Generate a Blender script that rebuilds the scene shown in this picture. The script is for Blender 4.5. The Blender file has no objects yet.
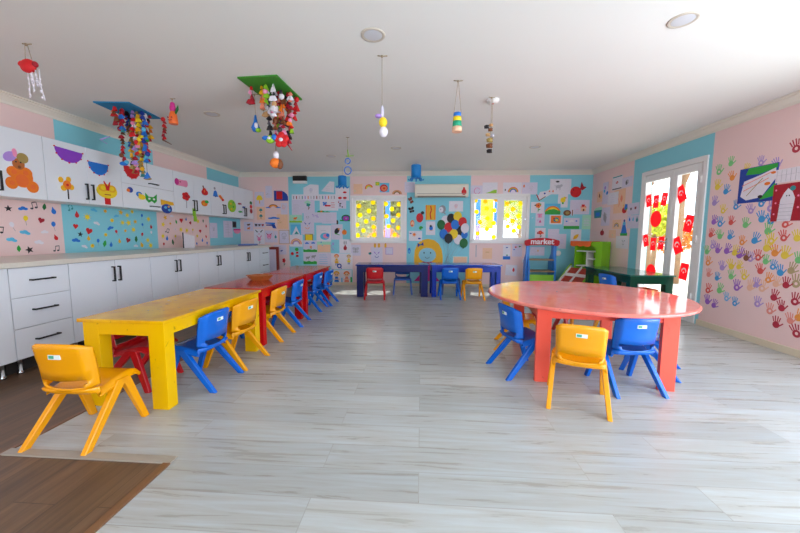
import bpy, bmesh, math, random
from mathutils import Vector, Matrix
PI = math.pi
sc = bpy.context.scene
COL = sc.collection
rnd = random.Random(7)

# ------------------------------------------------------------------ camera
EYE = Vector((0, 0, 1.19)); FPX = 330.63
FWD = Vector((-0.06322294, 0.99338357, -0.09587462)).normalized()
RGT = Vector((0.99794379, 0.06394145, 0.00443756)).normalized()
UPV = RGT.cross(FWD).normalized(); RGT = FWD.cross(UPV)
XL, XR, D, H = -4.277, 3.734, 7.624, 2.604      # left wall, right wall, back wall, ceiling
YF = -1.6                                       # wall behind the camera
cd = bpy.data.cameras.new('camera'); cam = bpy.data.objects.new('camera', cd); COL.objects.link(cam)
cd.sensor_width = 36; cd.lens = FPX / 800 * 36; cd.clip_end = 200; cd.clip_start = 0.02
cam.matrix_world = Matrix((( RGT.x, UPV.x, -FWD.x, EYE.x), (RGT.y, UPV.y, -FWD.y, EYE.y), (RGT.z, UPV.z, -FWD.z, EYE.z), (0, 0, 0, 1)))
sc.camera = cam

def ray(u, v): return FWD + RGT * ((u - 400) / FPX) - UPV * ((v - 266.5) / FPX)
def on_y(u, v, Y): d = ray(u, v); return EYE + d * (Y / d.y)
def on_x(u, v, X): d = ray(u, v); return EYE + d * (X / d.x)
def on_z(u, v, Z): d = ray(u, v); return EYE + d * ((Z - EYE.z) / d.z)

# ------------------------------------------------------------------ materials
def lin(hexs):
    c = [int(hexs[i:i + 2], 16) / 255 for i in (0, 2, 4)]
    return tuple(x / 12.92 if x <= 0.04045 else ((x + 0.055) / 1.055) ** 2.4 for x in c) + (1,)
MATS = {}
def mat(name, hexs, rough=0.5, var=0.06, scale=6.0, spec=0.5, metal=0.0, bump=0.0, coat=0.0):
    if name in MATS: return MATS[name]
    m = bpy.data.materials.new(name); m.use_nodes = True
    nt = m.node_tree; b = nt.nodes['Principled BSDF']
    tc = nt.nodes.new('ShaderNodeTexCoord'); nz = nt.nodes.new('ShaderNodeTexNoise')
    nz.inputs['Scale'].default_value = scale; nz.inputs['Detail'].default_value = 3
    nt.links.new(tc.outputs['Object'], nz.inputs['Vector'])
    mx = nt.nodes.new('ShaderNodeMix'); mx.data_type = 'RGBA'
    c = lin(hexs)
    mx.inputs[6].default_value = tuple(max(0, x * (1 - var)) for x in c[:3]) + (1,)
    mx.inputs[7].default_value = tuple(min(1, x * (1 + var)) for x in c[:3]) + (1,)
    nt.links.new(nz.outputs['Fac'], mx.inputs[0]); nt.links.new(mx.outputs[2], b.inputs['Base Color'])
    b.inputs['Roughness'].default_value = rough; b.inputs['Metallic'].default_value = metal
    b.inputs['Specular IOR Level'].default_value = spec
    if coat: b.inputs['Coat Weight'].default_value = coat; b.inputs['Coat Roughness'].default_value = 0.08
    if bump:
        bp = nt.nodes.new('ShaderNodeBump'); bp.inputs['Strength'].default_value = bump; bp.inputs['Distance'].default_value = 0.01
        nt.links.new(nz.outputs['Fac'], bp.inputs['Height']); nt.links.new(bp.outputs['Normal'], b.inputs['Normal'])
    MATS[name] = m; return m

PAINT = {  # flat colours of paper, paint and felt
 'white': 'E6DEE6', 'cream': 'EFE3D0', 'lav': 'D9CFE2', 'grey': '9A959C', 'lgrey': 'BDB6BF', 'black': '1B171C', 'dgrey': '4A464E', 'red': 'D3121A', 'crimson': 'A80F26',
 'blue': '1A74D2', 'dblue': '1C3F9E', 'sky': '5BB9DE', 'teal': '2C8E92', 'cyan': '8ACFDD', 'green': '2EA63A', 'dgreen': '13692F', 'lime': '93C92A', 'yellow': 'F5D21C',
 'gold': 'EDB011', 'orange': 'F07A1C', 'salmon': 'EF8A70', 'pink': 'EF8FB4', 'magenta': 'D22C8A', 'purple': '8A3CC0', 'lilac': 'B08AD6', 'brown': '7A4322', 'tan': 'C99A66', 'khaki': 'A48A4C', 'peach': 'F3C3A0', 'mint': 'A8DCC0'}
def P(c): return mat('paint_' + c, PAINT[c], 0.6, 0.08, 25) if c in PAINT else MATS[c]

def nodes_of(name):
    m = bpy.data.materials.new(name); m.use_nodes = True; MATS[name] = m
    return m, m.node_tree, m.node_tree.nodes['Principled BSDF']

def plank_material(name, c1, c2, cgap, length, width, rot, rough, grain=0.5):
    m, nt, b = nodes_of(name); N = nt.nodes.new; L = nt.links.new
    tc = N('ShaderNodeTexCoord'); mp = N('ShaderNodeMapping'); mp.inputs['Rotation'].default_value = (0, 0, rot)
    L(tc.outputs['Object'], mp.inputs['Vector'])
    br = N('ShaderNodeTexBrick'); br.offset = 0.37; br.inputs['Scale'].default_value = 1
    br.inputs['Brick Width'].default_value = length; br.inputs['Row Height'].default_value = width
    br.inputs['Mortar Size'].default_value = 0.0022; br.inputs['Mortar Smooth'].default_value = 0.3
    br.inputs['Color1'].default_value = (0.0, 0, 0, 1); br.inputs['Color2'].default_value = (1, 1, 1, 1); br.inputs['Mortar'].default_value = (0.5, 0.5, 0.5, 1)
    L(mp.outputs['Vector'], br.inputs['Vector'])
    m2 = N('ShaderNodeMapping'); m2.inputs['Scale'].default_value = (1.1, 16, 1); L(mp.outputs['Vector'], m2.inputs['Vector'])
    # shift the grain from plank to plank
    ad = N('ShaderNodeVectorMath'); ad.operation = 'MULTIPLY_ADD'; ad.inputs[1].default_value = (7, 3, 0)
    L(br.outputs['Color'], ad.inputs[0]); L(m2.outputs['Vector'], ad.inputs[2])
    nz = N('ShaderNodeTexNoise'); nz.inputs['Scale'].default_value = 1.6; nz.inputs['Detail'].default_value = 6; nz.inputs['Roughness'].default_value = 0.62; nz.inputs['Distortion'].default_value = 0.5
    L(ad.outputs['Vector'], nz.inputs['Vector'])
    big = N('ShaderNodeTexNoise'); big.inputs['Scale'].default_value = 0.9; L(tc.outputs['Object'], big.inputs['Vector'])
    mr = N('ShaderNodeMapRange'); mr.inputs[1].default_value = 0.28; mr.inputs[2].default_value = 0.66; L(nz.outputs['Fac'], mr.inputs[0])
    mx = N('ShaderNodeMix'); mx.data_type = 'RGBA'; mx.inputs[6].default_value = lin(c1); mx.inputs[7].default_value = lin(c2); L(mr.outputs[0], mx.inputs[0])
    # plank to plank tone
    tone = N('ShaderNodeMix'); tone.data_type = 'RGBA'; tone.blend_type = 'MULTIPLY'; tone.inputs[0].default_value = 0.22
    L(mx.outputs[2], tone.inputs[6]); L(br.outputs['Color'], tone.inputs[7])
    gp = N('ShaderNodeMix'); gp.data_type = 'RGBA'; gp.inputs[7].default_value = lin(cgap)
    gm = N('ShaderNodeMath'); gm.operation = 'MULTIPLY'; gm.inputs[1].default_value = 0.6; L(br.outputs['Fac'], gm.inputs[0])
    L(gm.outputs[0], gp.inputs[0]); L(tone.outputs[2], gp.inputs[6]); L(gp.outputs[2], b.inputs['Base Color'])
    rr = N('ShaderNodeMapRange'); rr.inputs[3].default_value = rough - 0.06; rr.inputs[4].default_value = rough + 0.1; L(nz.outputs['Fac'], rr.inputs[0]); L(rr.outputs[0], b.inputs['Roughness'])
    bp = N('ShaderNodeBump'); bp.inputs['Strength'].default_value = 0.12; bp.inputs['Distance'].default_value = 0.004
    inv = N('ShaderNodeMath'); inv.operation = 'SUBTRACT'; L(nz.outputs['Fac'], inv.inputs[0]); L(br.outputs['Fac'], inv.inputs[1]); L(inv.outputs[0], bp.inputs['Height']); L(bp.outputs['Normal'], b.inputs['Normal'])
    return m
plank_material('floor_planks', 'B0A99E', 'C3C8C9', '938C82', 1.32, 0.195, 0, 0.27)
plank_material('brown_planks', '584232', '80624A', '33241A', 1.25, 0.2, PI / 2, 0.42)

def table_paint(name, base, worn, rough=0.12, amount=0.5, scuff='5A3A20', spec=None):
    """glossy painted board, worn by years of crayons"""
    m, nt, b = nodes_of(name); N = nt.nodes.new; L = nt.links.new
    tc = N('ShaderNodeTexCoord'); a = N('ShaderNodeTexNoise'); a.inputs['Scale'].default_value = 4.5; a.inputs['Detail'].default_value = 7; a.inputs['Roughness'].default_value = 0.68
    L(tc.outputs['Object'], a.inputs['Vector'])
    mr = N('ShaderNodeMapRange'); mr.inputs[1].default_value = 0.42; mr.inputs[2].default_value = 0.72; mr.inputs[4].default_value = amount; L(a.outputs['Fac'], mr.inputs[0])
    mx = N('ShaderNodeMix'); mx.data_type = 'RGBA'; mx.inputs[6].default_value = lin(base); mx.inputs[7].default_value = lin(worn); L(mr.outputs[0], mx.inputs[0])
    s = N('ShaderNodeTexNoise'); s.inputs['Scale'].default_value = 15; s.inputs['Detail'].default_value = 5; s.inputs['Distortion'].default_value = 1.5; L(tc.outputs['Object'], s.inputs['Vector'])
    sr = N('ShaderNodeMapRange'); sr.inputs[1].default_value = 0.66; sr.inputs[2].default_value = 0.74; L(s.outputs['Fac'], sr.inputs[0])
    m2 = N('ShaderNodeMix'); m2.data_type = 'RGBA'; m2.inputs[7].default_value = lin(scuff); L(sr.outputs[0], m2.inputs[0]); L(mx.outputs[2], m2.inputs[6])
    L(m2.outputs[2], b.inputs['Base Color']); b.inputs['Roughness'].default_value = rough
    b.inputs['Specular IOR Level'].default_value = 0.25 if name.endswith('_side') else 0.6
    bp = N('ShaderNodeBump'); bp.inputs['Strength'].default_value = 0.05; bp.inputs['Distance'].default_value = 0.003; L(a.outputs['Fac'], bp.inputs['Height']); L(bp.outputs['Normal'], b.inputs['Normal'])
    return m

def glass_material(name, tint=(0.97, 0.99, 1, 1)):
    m = bpy.data.materials.new(name); m.use_nodes = True; nt = m.node_tree; nt.nodes.clear()
    o = nt.nodes.new('ShaderNodeOutputMaterial'); t = nt.nodes.new('ShaderNodeBsdfTransparent'); g = nt.nodes.new('ShaderNodeBsdfGlossy')
    t.inputs[0].default_value = tint; g.inputs['Roughness'].default_value = 0.02
    f = nt.nodes.new('ShaderNodeLayerWeight'); f.inputs[0].default_value = 0.5; x = nt.nodes.new('ShaderNodeMixShader')
    pw = nt.nodes.new('ShaderNodeMath'); pw.operation = 'POWER'; pw.inputs[1].default_value = 5; nt.links.new(f.outputs['Facing'], pw.inputs[0])
    sc_ = nt.nodes.new('ShaderNodeMath'); sc_.operation = 'MULTIPLY_ADD'; sc_.inputs[1].default_value = 0.45; sc_.inputs[2].default_value = 0.03; nt.links.new(pw.outputs[0], sc_.inputs[0])
    nt.links.new(sc_.outputs[0], x.inputs[0]); nt.links.new(t.outputs[0], x.inputs[1]); nt.links.new(g.outputs[0], x.inputs[2]); nt.links.new(x.outputs[0], o.inputs[0])
    MATS[name] = m; return m
glass_material('window_glass')

mat('pink_wall', 'EFCECB', 0.62, 0.03, 2.0, 0.35)
mat('cyan_wall', '8ACFDD', 0.62, 0.03, 2.0, 0.35)
mat('ceiling_white', 'ECEAE6', 0.85, 0.02, 1.5, 0.2)
mat('cornice_cream', 'E9DFD2', 0.6, 0.02, 5, 0.3)
mat('baseboard_cream', 'DCCDB4', 0.45, 0.04, 5)
mat('frame_white', 'EDE9E8', 0.3, 0.02, 4)
mat('cabinet_white', 'E7E8EE', 0.22, 0.015, 2)
mat('counter_cream', 'DCD3C6', 0.3, 0.06, 30)
mat('handle_black', '1A1818', 0.35, 0.1, 10)
mat('dark_gap', '2A2624', 0.7, 0.1, 10)
mat('chrome', 'C9C9CC', 0.22, 0.03, 10, 0.5, 1.0)
mat('chair_yellow', 'F4A200', 0.22, 0.04, 8)
mat('chair_blue', '0064CE', 0.22, 0.04, 8)
mat('chair_navy', '1F4FA0', 0.3, 0.04, 8)
mat('chair_red', 'C4121C', 0.3, 0.04, 8)
mat('ac_cream', 'E6DCCB', 0.35, 0.02, 6)
mat('ac_slot', '9B9184', 0.5, 0.05, 6)
mat('plastic_white', 'E8E4E2', 0.4, 0.02, 6)
mat('plastic_black', '1E1816', 0.35, 0.05, 6)
mat('wood_tray', 'A25A2C', 0.4, 0.2, 14)
mat('tray_inside', 'C07A45', 0.4, 0.2, 14)
mat('market_blue', '1E79CF', 0.35, 0.04, 6)
mat('market_wood', '9A7A52', 0.5, 0.15, 12)
mat('market_red', 'B8101F', 0.5, 0.04, 6, 0.25)
mat('market_green', '7FBF1E', 0.4, 0.04, 6)
mat('bin_red', 'A8321F', 0.45, 0.1, 8)
mat('roof_orange', 'EE6C2A', 0.4, 0.05, 8)
mat('string_tan', 'A08D72', 0.7, 0.1, 30)
mat('felt_sky', '1E86B8', 0.8, 0.06, 20)
mat('board_green', '35891F', 0.7, 0.06, 20)
mat('lamp_diffuser', 'D6D6DC', 0.4, 0.02, 6)
mat('lamp_ring', 'CFC4B6', 0.4, 0.03, 6)
mat('red_brown_wood', '8A2A20', 0.45, 0.12, 10)
table_paint('yellow_top', 'F0B600', 'CC8210', 0.14, 0.85)
table_paint('yellow_side', 'F2BC00', 'EDB200', 0.25, 0.3, 'B9860C')
table_paint('red_top', 'BE2A16', '9A4A22', 0.13, 0.6)
table_paint('red_side', 'CC0F14', 'C2101A', 0.25, 0.3, '8A0F10')
table_paint('coral_top', 'EE7468', 'F29C8C', 0.08, 0.7, 'B05050')
table_paint('coral_side', 'F0604E', 'EE5A48', 0.3, 0.3, 'D25242')
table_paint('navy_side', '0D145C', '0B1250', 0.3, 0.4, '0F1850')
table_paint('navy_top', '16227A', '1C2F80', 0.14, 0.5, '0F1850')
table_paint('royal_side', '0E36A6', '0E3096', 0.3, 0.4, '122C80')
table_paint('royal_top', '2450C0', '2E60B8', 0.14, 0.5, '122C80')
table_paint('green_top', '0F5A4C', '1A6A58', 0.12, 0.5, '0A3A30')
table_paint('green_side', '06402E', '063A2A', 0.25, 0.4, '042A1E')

# ------------------------------------------------------------------ mesh builder
class MB:
    def __init__(s): s.v = []; s.f = []; s.m = []; s.mats = []; s.sm = []
    def mi(s, m):
        if isinstance(m, str): m = P(m)
        if m not in s.mats: s.mats.append(m)
        return s.mats.index(m)
    def add(s, vs, fs, m, smooth=False):
        o = len(s.v); s.v += [tuple(v) for v in vs]; k = s.mi(m)
        for f in fs: s.f.append(tuple(i + o for i in f)); s.m.append(k); s.sm.append(smooth)
        return s
    def hexa(s, b, t, m):       # four bottom, four top points, both counter-clockwise from above
        return s.add(list(b) + list(t), [(3, 2, 1, 0), (4, 5, 6, 7), (0, 1, 5, 4), (1, 2, 6, 5), (2, 3, 7, 6), (3, 0, 4, 7)], m)
    def box(s, x0, y0, z0, x1, y1, z1, m):
        x0, x1 = min(x0, x1), max(x0, x1); y0, y1 = min(y0, y1), max(y0, y1); z0, z1 = min(z0, z1), max(z0, z1)
        q = [(x0, y0), (x1, y0), (x1, y1), (x0, y1)]
        return s.hexa([(x, y, z0) for x, y in q], [(x, y, z1) for x, y in q], m)
    def prism(s, pts, z0, z1, m):   # 2D outline, counter-clockwise, extruded along z
        a = sum(pts[i][0] * pts[(i + 1) % len(pts)][1] - pts[(i + 1) % len(pts)][0] * pts[i][1] for i in range(len(pts)))
        if a < 0: pts = pts[::-1]
        n = len(pts)
        vs = [(x, y, z0) for x, y in pts] + [(x, y, z1) for x, y in pts]
        return s.add(vs, [tuple(range(n - 1, -1, -1)), tuple(range(n, 2 * n))] + [(i, (i + 1) % n, n + (i + 1) % n, n + i) for i in range(n)], m)
    def tube(s, pts, r, m, n=8, caps=True):
        pts = [Vector(p) for p in pts]; rr = r if isinstance(r, (list, tuple)) else [r] * len(pts)
        vs = []; fs = []; up = None
        for i, p in enumerate(pts):
            t = (pts[min(i + 1, len(pts) - 1)] - pts[max(i - 1, 0)]).normalized()
            if up is None: up = Vector((0, 0, 1)) if abs(t.z) < 0.9 else Vector((1, 0, 0))
            a = t.cross(up).normalized(); b = a.cross(t).normalized(); up = b
            for k in range(n):
                g = 2 * PI * k / n; vs.append(p + (a * math.cos(g) + b * math.sin(g)) * rr[i])
        for i in range(len(pts) - 1):
            for k in range(n): fs.append((i * n + k, i * n + (k + 1) % n, (i + 1) * n + (k + 1) % n, (i + 1) * n + k))
        s.add(vs, fs, m, True)
        if caps:
            o = len(vs) - n
            s.add(vs[:n], [tuple(range(n))[::-1]], m); s.add(vs[o:], [tuple(range(n))], m)
        return s
    def lathe(s, prof, m, n=20, c=(0, 0, 0), smooth=True):    # profile of (r, z), bottom to top
        vs = []; fs = []
        for r, z in prof:
            for k in range(n): g = 2 * PI * k / n; vs.append((c[0] + r * math.cos(g), c[1] + r * math.sin(g), c[2] + z))
        for i in range(len(prof) - 1):
            for k in range(n): fs.append((i * n + k, i * n + (k + 1) % n, (i + 1) * n + (k + 1) % n, (i + 1) * n + k))
        s.add(vs, fs, m, smooth)
        s.add(vs[:n], [tuple(range(n))[::-1]], m); s.add(vs[-n:], [tuple(range(n))], m)
        return s
    def ball(s, c, r, m, n=12, k=8, rot=None):
        r = r if isinstance(r, (list, tuple)) else (r, r, r); vs = []; fs = []
        for i in range(k + 1):
            t = PI * i / k - PI / 2
            for j in range(n):
                g = 2 * PI * j / n; p = Vector((r[0] * math.cos(t) * math.cos(g), r[1] * math.cos(t) * math.sin(g), r[2] * math.sin(t)))
                if rot is not None: p = rot @ p
                vs.append((c[0] + p.x, c[1] + p.y, c[2] + p.z))
        for i in range(k):
            for j in range(n): fs.append((i * n + j, i * n + (j + 1) % n, (i + 1) * n + (j + 1) % n, (i + 1) * n + j))
        return s.add(vs, fs, m, True)
    def build(s, name, parent=None, loc=None, bevel=0.0):
        me = bpy.data.meshes.new(name); me.from_pydata(s.v, [], s.f)
        for m in s.mats: me.materials.append(m)
        for p, k, q in zip(me.polygons, s.m, s.sm): p.material_index = k; p.use_smooth = q
        bm = bmesh.new(); bm.from_mesh(me); bmesh.ops.remove_doubles(bm, verts=bm.verts, dist=1e-6)
        bmesh.ops.recalc_face_normals(bm, faces=bm.faces)
        if bevel:
            es = [e for e in bm.edges if len(e.link_faces) == 2 and e.calc_face_angle(0) > 0.6]
            bmesh.ops.bevel(bm, geom=es, offset=bevel, segments=2, affect='EDGES', profile=0.5)
        bm.to_mesh(me); bm.free()
        o = bpy.data.objects.new(name, me); COL.objects.link(o)
        if parent is not None: o.parent = parent
        if loc is not None: o.location = loc
        return o

def tag(o, label=None, cat=None, group=None, kind=None):
    if label: o['label'] = label
    if cat: o['category'] = cat
    if group: o['group'] = group
    if kind: o['kind'] = kind
    return o
def thing(name, label, cat, loc=(0, 0, 0), rz=0.0, group=None):
    o = bpy.data.objects.new(name, None); o.empty_display_size = 0.05; COL.objects.link(o)
    o.location = loc; o.rotation_euler = (0, 0, rz)
    return tag(o, label, cat, group)
def struct(mb, name, parent=None, bevel=0.0):
    o = mb.build(name, parent, bevel=bevel)
    if parent is None: o['kind'] = 'structure'
    return o
def copy_tree(o, parent=None):
    c = o.copy(); COL.objects.link(c)
    if parent is not None: c.parent = parent; c.matrix_parent_inverse = o.matrix_parent_inverse
    for ch in list(o.children): copy_tree(ch, c)
    return c

def sheer(name, hexs, amount=0.55):
    """thin coloured paper: daylight from behind shines through it"""
    m, nt, b = nodes_of(name); b.inputs['Base Color'].default_value = lin(hexs); b.inputs['Roughness'].default_value = 0.6
    tr = nt.nodes.new('ShaderNodeBsdfTranslucent'); tr.inputs[0].default_value = lin(hexs); x = nt.nodes.new('ShaderNodeMixShader'); x.inputs[0].default_value = amount
    o = nt.nodes['Material Output']; nz = nt.nodes.new('ShaderNodeTexNoise'); nz.inputs['Scale'].default_value = 30
    hs = nt.nodes.new('ShaderNodeHueSaturation'); hs.inputs['Color'].default_value = lin(hexs); mr = nt.nodes.new('ShaderNodeMapRange'); mr.inputs[3].default_value = 0.95; mr.inputs[4].default_value = 1.05
    nt.links.new(nz.outputs['Fac'], mr.inputs[0]); nt.links.new(mr.outputs[0], hs.inputs['Value']); nt.links.new(hs.outputs[0], b.inputs['Base Color']); nt.links.new(hs.outputs[0], tr.inputs[0])
    nt.links.new(b.outputs[0], x.inputs[1]); nt.links.new(tr.outputs[0], x.inputs[2]); nt.links.new(x.outputs[0], o.inputs[0]); return m
sheer('sheer_yellow', 'FFD800'); sheer('sheer_gold', 'F7B800'); sheer('flag_red', 'E8101C', 0.6); mat('flag_white', 'FFFFFF', 0.6, 0.01, 10); sheer('sheer_red', 'E4141C', 0.6)
for k, c in {'h_green': '7CC77C', 'h_lilac': 'B08FCB', 'h_purple': '9B5FBE', 'h_blue': '3F97D2', 'h_sky': '74B4DC', 'h_yellow': 'EBCB45', 'h_orange': 'EF9440', 'h_red': 'DC5650', 'h_crimson': 'B4243C', 'h_salmon': 'E58C80', 'h_peach': 'EBB69A', 'h_khaki': 'B39A70', 'h_brown': '8C5438'}.items(): PAINT[k] = c
# ================================================================== THE SETTING
T = 0.14
STRIPES_BACK = [(XL, 'pink_wall'), (-3.089, 'cyan_wall'), (-1.639, 'pink_wall'), (-0.336, 'cyan_wall'), (1.095, 'pink_wall'), (2.383, 'cyan_wall'), (XR, None)]
STRIPES_LEFT = [(YF, 'pink_wall'), (3.715, 'cyan_wall'), (5.14, 'pink_wall'), (6.47, 'cyan_wall'), (D, None)]
STRIPES_RIGHT = [(YF, 'pink_wall'), (4.615, 'cyan_wall'), (6.215, 'pink_wall'), (D, None)]
STRIPES_FRONT = [(XL, 'pink_wall'), (-1.5, 'cyan_wall'), (1.2, 'pink_wall'), (XR, None)]
def wall(name, axis, pos, out, stripes, holes):
    """axis: the horizontal axis the wall runs along; holes: (a0, a1, z0, z1)"""
    cuts = sorted(set([s[0] for s in stripes] + [h[0] for h in holes] + [h[1] for h in holes])); zs = sorted(set([0, H] + [h[2] for h in holes] + [h[3] for h in holes]))
    mb = MB()
    for a0, a1 in zip(cuts, cuts[1:]):
        m = [s[1] for s in stripes if s[0] <= a0 + 1e-6][-1]
        for z0, z1 in zip(zs, zs[1:]):
            ca, cz = (a0 + a1) / 2, (z0 + z1) / 2
            if any(h[0] < ca < h[1] and h[2] < cz < h[3] for h in holes): continue
            if axis == 'x': mb.box(a0, pos, z0, a1, pos + out * T, z1, MATS[m])
            else: mb.box(pos, a0, z0, pos + out * T, a1, z1, MATS[m])
    return struct(mb, name)
W1 = (-1.60, -0.385, 1.035, 2.035); W2 = (1.14, 2.36, 1.045, 2.065)
DOOR = (4.69, 5.95, 0.0, 2.215); SLIDE = (-0.9, 3.05, 0.0, 2.25); FW1 = (-3.6, -0.6, 0.7, 2.2); FW2 = (0.3, 3.3, 0.7, 2.2)
wall_back = wall('wall_back', 'x', D, 1, STRIPES_BACK, [W1, W2])
wall_left = wall('wall_left', 'y', XL, -1, STRIPES_LEFT, [])
wall_right = wall('wall_right', 'y', XR, 1, STRIPES_RIGHT, [DOOR, SLIDE])
wall_front = wall('wall_front', 'x', YF, -1, STRIPES_FRONT, [FW1, FW2])
mb = MB(); mb.box(XL - T, YF - T, H, XR + T, D + T, H + 0.12, MATS['ceiling_white']); struct(mb, 'ceiling')
# floor: pale planks, and the brown planks of the kitchen side
mb = MB(); m = MATS['floor_planks']
mb.box(-2.25, 1.56, -0.1, XR + T, D + T, 0, m); mb.box(-1.3, YF - T, -0.1, XR + T, 1.56, 0, m); struct(mb, 'floor')
mb = MB(); m = MATS['brown_planks']
mb.box(XL - T, YF - T, -0.1, -1.3, 1.56, -0.001, m); mb.box(XL - T, 1.56, -0.1, -2.25, D + T, -0.001, m); struct(mb, 'floor_brown')
mat('trim_wood', '7A553A', 0.4, 0.1, 12); mat('trim_grey', 'A49A8E', 0.35, 0.06, 12)
mb = MB(); mb.box(-1.325, YF, -0.002, -1.285, 1.53, 0.008, MATS['trim_wood']); struct(mb, 'trim_1', bevel=0.002)
mb = MB(); mb.box(-2.25, 1.53, -0.002, -1.285, 1.585, 0.007, MATS['trim_grey']); struct(mb, 'trim_2', bevel=0.002)
mb = MB(); mb.box(-2.265, 1.53, -0.002, -2.235, 7.6, 0.006, MATS['trim_wood']); struct(mb, 'trim_3', bevel=0.002)
# cornice: stepped cove along the walls
def cornice(name, axis, pos, inn, a0, a1):
    prof = [(0, -0.095), (0.012, -0.095), (0.016, -0.07), (0.03, -0.055), (0.05, -0.035), (0.062, -0.028), (0.066, -0.012), (0.092, -0.01), (0.092, 0), (0, 0)]
    mb = MB(); n = len(prof); vs = []
    for e, a in ((0, a0), (1, a1)):
        for d, z in prof:
            aa = a + (d if e == 0 else -d)      # mitred corners
            vs.append((aa, pos + inn * d, H + z) if axis == 'x' else (pos + inn * d, aa, H + z))
    mb.add(vs, [(i, (i + 1) % n, n + (i + 1) % n, n + i) for i in range(n)] + [tuple(range(n)), tuple(range(2 * n - 1, n - 1, -1))], MATS['cornice_cream'])
    return struct(mb, name)
cornice('trim_4', 'x', D, -1, XL, XR); cornice('trim_5', 'y', XL, 1, YF, D); cornice('trim_6', 'y', XR, -1, YF, D); cornice('trim_7', 'x', YF, 1, XL, XR)
def base(name, segs):
    mb = MB()
    for s in segs: mb.box(*s, MATS['baseboard_cream'])
    return struct(mb, name, bevel=0.004)
base('baseboard_right', [(XR - 0.018, 5.97, 0, XR, D, 0.075), (XR - 0.018, 3.1, 0, XR, 4.63, 0.075)])
base('baseboard_back', [(XL, D - 0.016, 0, XR - 0.018, D, 0.07)])
base('baseboard_left', [(XL, 7.1, 0, XL + 0.016, D - 0.016, 0.07)])

# windows in the back wall: white frame, two sashes each, sill
def window(name, hole, glasses):
    a0, a1, z0, z1 = hole; mb = MB(); m = MATS['frame_white']; y0, y1 = D - 0.03, D + 0.09
    e = 0.04
    # architrave round the hole
    mb.box(a0 - e, y0, z0 - e, a1 + e, D + 0.004, z0 + 0.03, m); mb.box(a0 - e, y0, z1 - 0.02, a1 + e, D + 0.004, z1 + e, m)
    mb.box(a0 - e, y0, z0, a0 + 0.02, D + 0.004, z1, m); mb.box(a1 - 0.02, y0, z0, a1 + e, D + 0.004, z1, m)
    root = struct(mb, name, bevel=0.004)
    fr = MB(); xs = [a0 + 0.005] + [x for g in glasses for x in g[:2]] + [a1 - 0.005]
    for k in range(0, len(xs), 2): fr.box(xs[k], D + 0.012, z0 + 0.005, xs[k + 1], y1, z1 - 0.005, m)
    for g in glasses:
        fr.box(g[0], D + 0.012, z0 + 0.005, g[1], y1, g[2], m); fr.box(g[0], D + 0.012, g[3], g[1], y1, z1 - 0.005, m)
        # glazing bead
        for (p, q, r, s_) in ((g[0], g[2], g[0] + 0.012, g[3]), (g[1] - 0.012, g[2], g[1], g[3]), (g[0], g[2], g[1], g[2] + 0.012), (g[0], g[3] - 0.012, g[1], g[3])):
            fr.box(p, D + 0.02, q, r, D + 0.05, s_, m)
    fr.build('sash_frame', root)
    for g in glasses:
        gl = MB(); gl.box(g[0], D + 0.032, g[2], g[1], D + 0.038, g[3], MATS['window_glass']); gl.build('glass_pane', root)
    return root
win1 = window('window_1', W1, [(-1.53, -1.02, 1.11, 1.985), (-0.885, -0.465, 1.115, 1.965)])
win2 = window('window_2', W2, [(1.185, 1.71, 1.085, 2.0), (1.835, 2.265, 1.125, 1.975)])
mb = MB(); mb.box(2.29, D - 0.045, 1.5, 2.315, D - 0.03, 1.56, MATS['chrome']); mb.box(2.295, D - 0.07, 1.45, 2.312, D - 0.045, 1.52, MATS['plastic_white']); mb.build('window_handle', win2)

# glazed double door in the right wall
def door():
    y0, y1, z0, z1 = DOOR; m = MATS['frame_white']; xa, xb = XR - 0.016, XR + 0.1
    fr = MB(); e = 0.03
    fr.box(xa, y0 - 0.02, 0, xb, y0 + 0.05, z1 + e, m); fr.box(xa, y1 - 0.05, 0, xb, y1 + 0.02, z1 + e, m); fr.box(xa, y0 + 0.05, z1 - 0.04, xb, y1 - 0.05, z1 + e, m); fr.box(xa, y0 + 0.05, 0, xb, y1 - 0.05, 0.025, m)
    root = struct(fr, 'door_1', bevel=0.004)
    ym = 5.25; xl = XR - 0.008
    for (a, b, ga, gb) in ((y0 + 0.052, ym - 0.002, 4.82, 5.18), (ym + 0.002, y1 - 0.052, 5.325, 5.865)):
        lf = MB(); zt, zb = 0.1, 0.2; top = z1 - 0.045
        lf.box(xl, a, 0.03, xl + 0.06, ga, top, m); lf.box(xl, gb, 0.03, xl + 0.06, b, top, m)
        lf.box(xl, ga, 0.03, xl + 0.06, gb, zb, m); lf.box(xl, ga, top - zt, xl + 0.06, gb, top, m)
        leaf = lf.build('door_leaf', root, bevel=0.003)
        g = MB(); g.box(XR + 0.02, ga, zb, XR + 0.026, gb, top - zt, MATS['window_glass']); g.build('glass_pane', leaf)
    for z in (0.35, 1.15, 1.95):
        hb = MB(); hb.tube([(XR - 0.02, y0 + 0.055, z - 0.05), (XR - 0.02, y0 + 0.055, z + 0.05)], 0.011, MATS['plastic_white'], 10); hb.build('hinge', root)
    hb = MB(); hb.box(XR - 0.02, ym + 0.03, 0.98, XR - 0.008, ym + 0.06, 1.16, MATS['chrome']); hb.tube([(XR - 0.008, ym + 0.045, 1.1), (XR - 0.05, ym + 0.045, 1.1), (XR - 0.05, ym + 0.15, 1.1)], 0.009, MATS['chrome']); hb.build('door_handle', root)
door()
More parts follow.
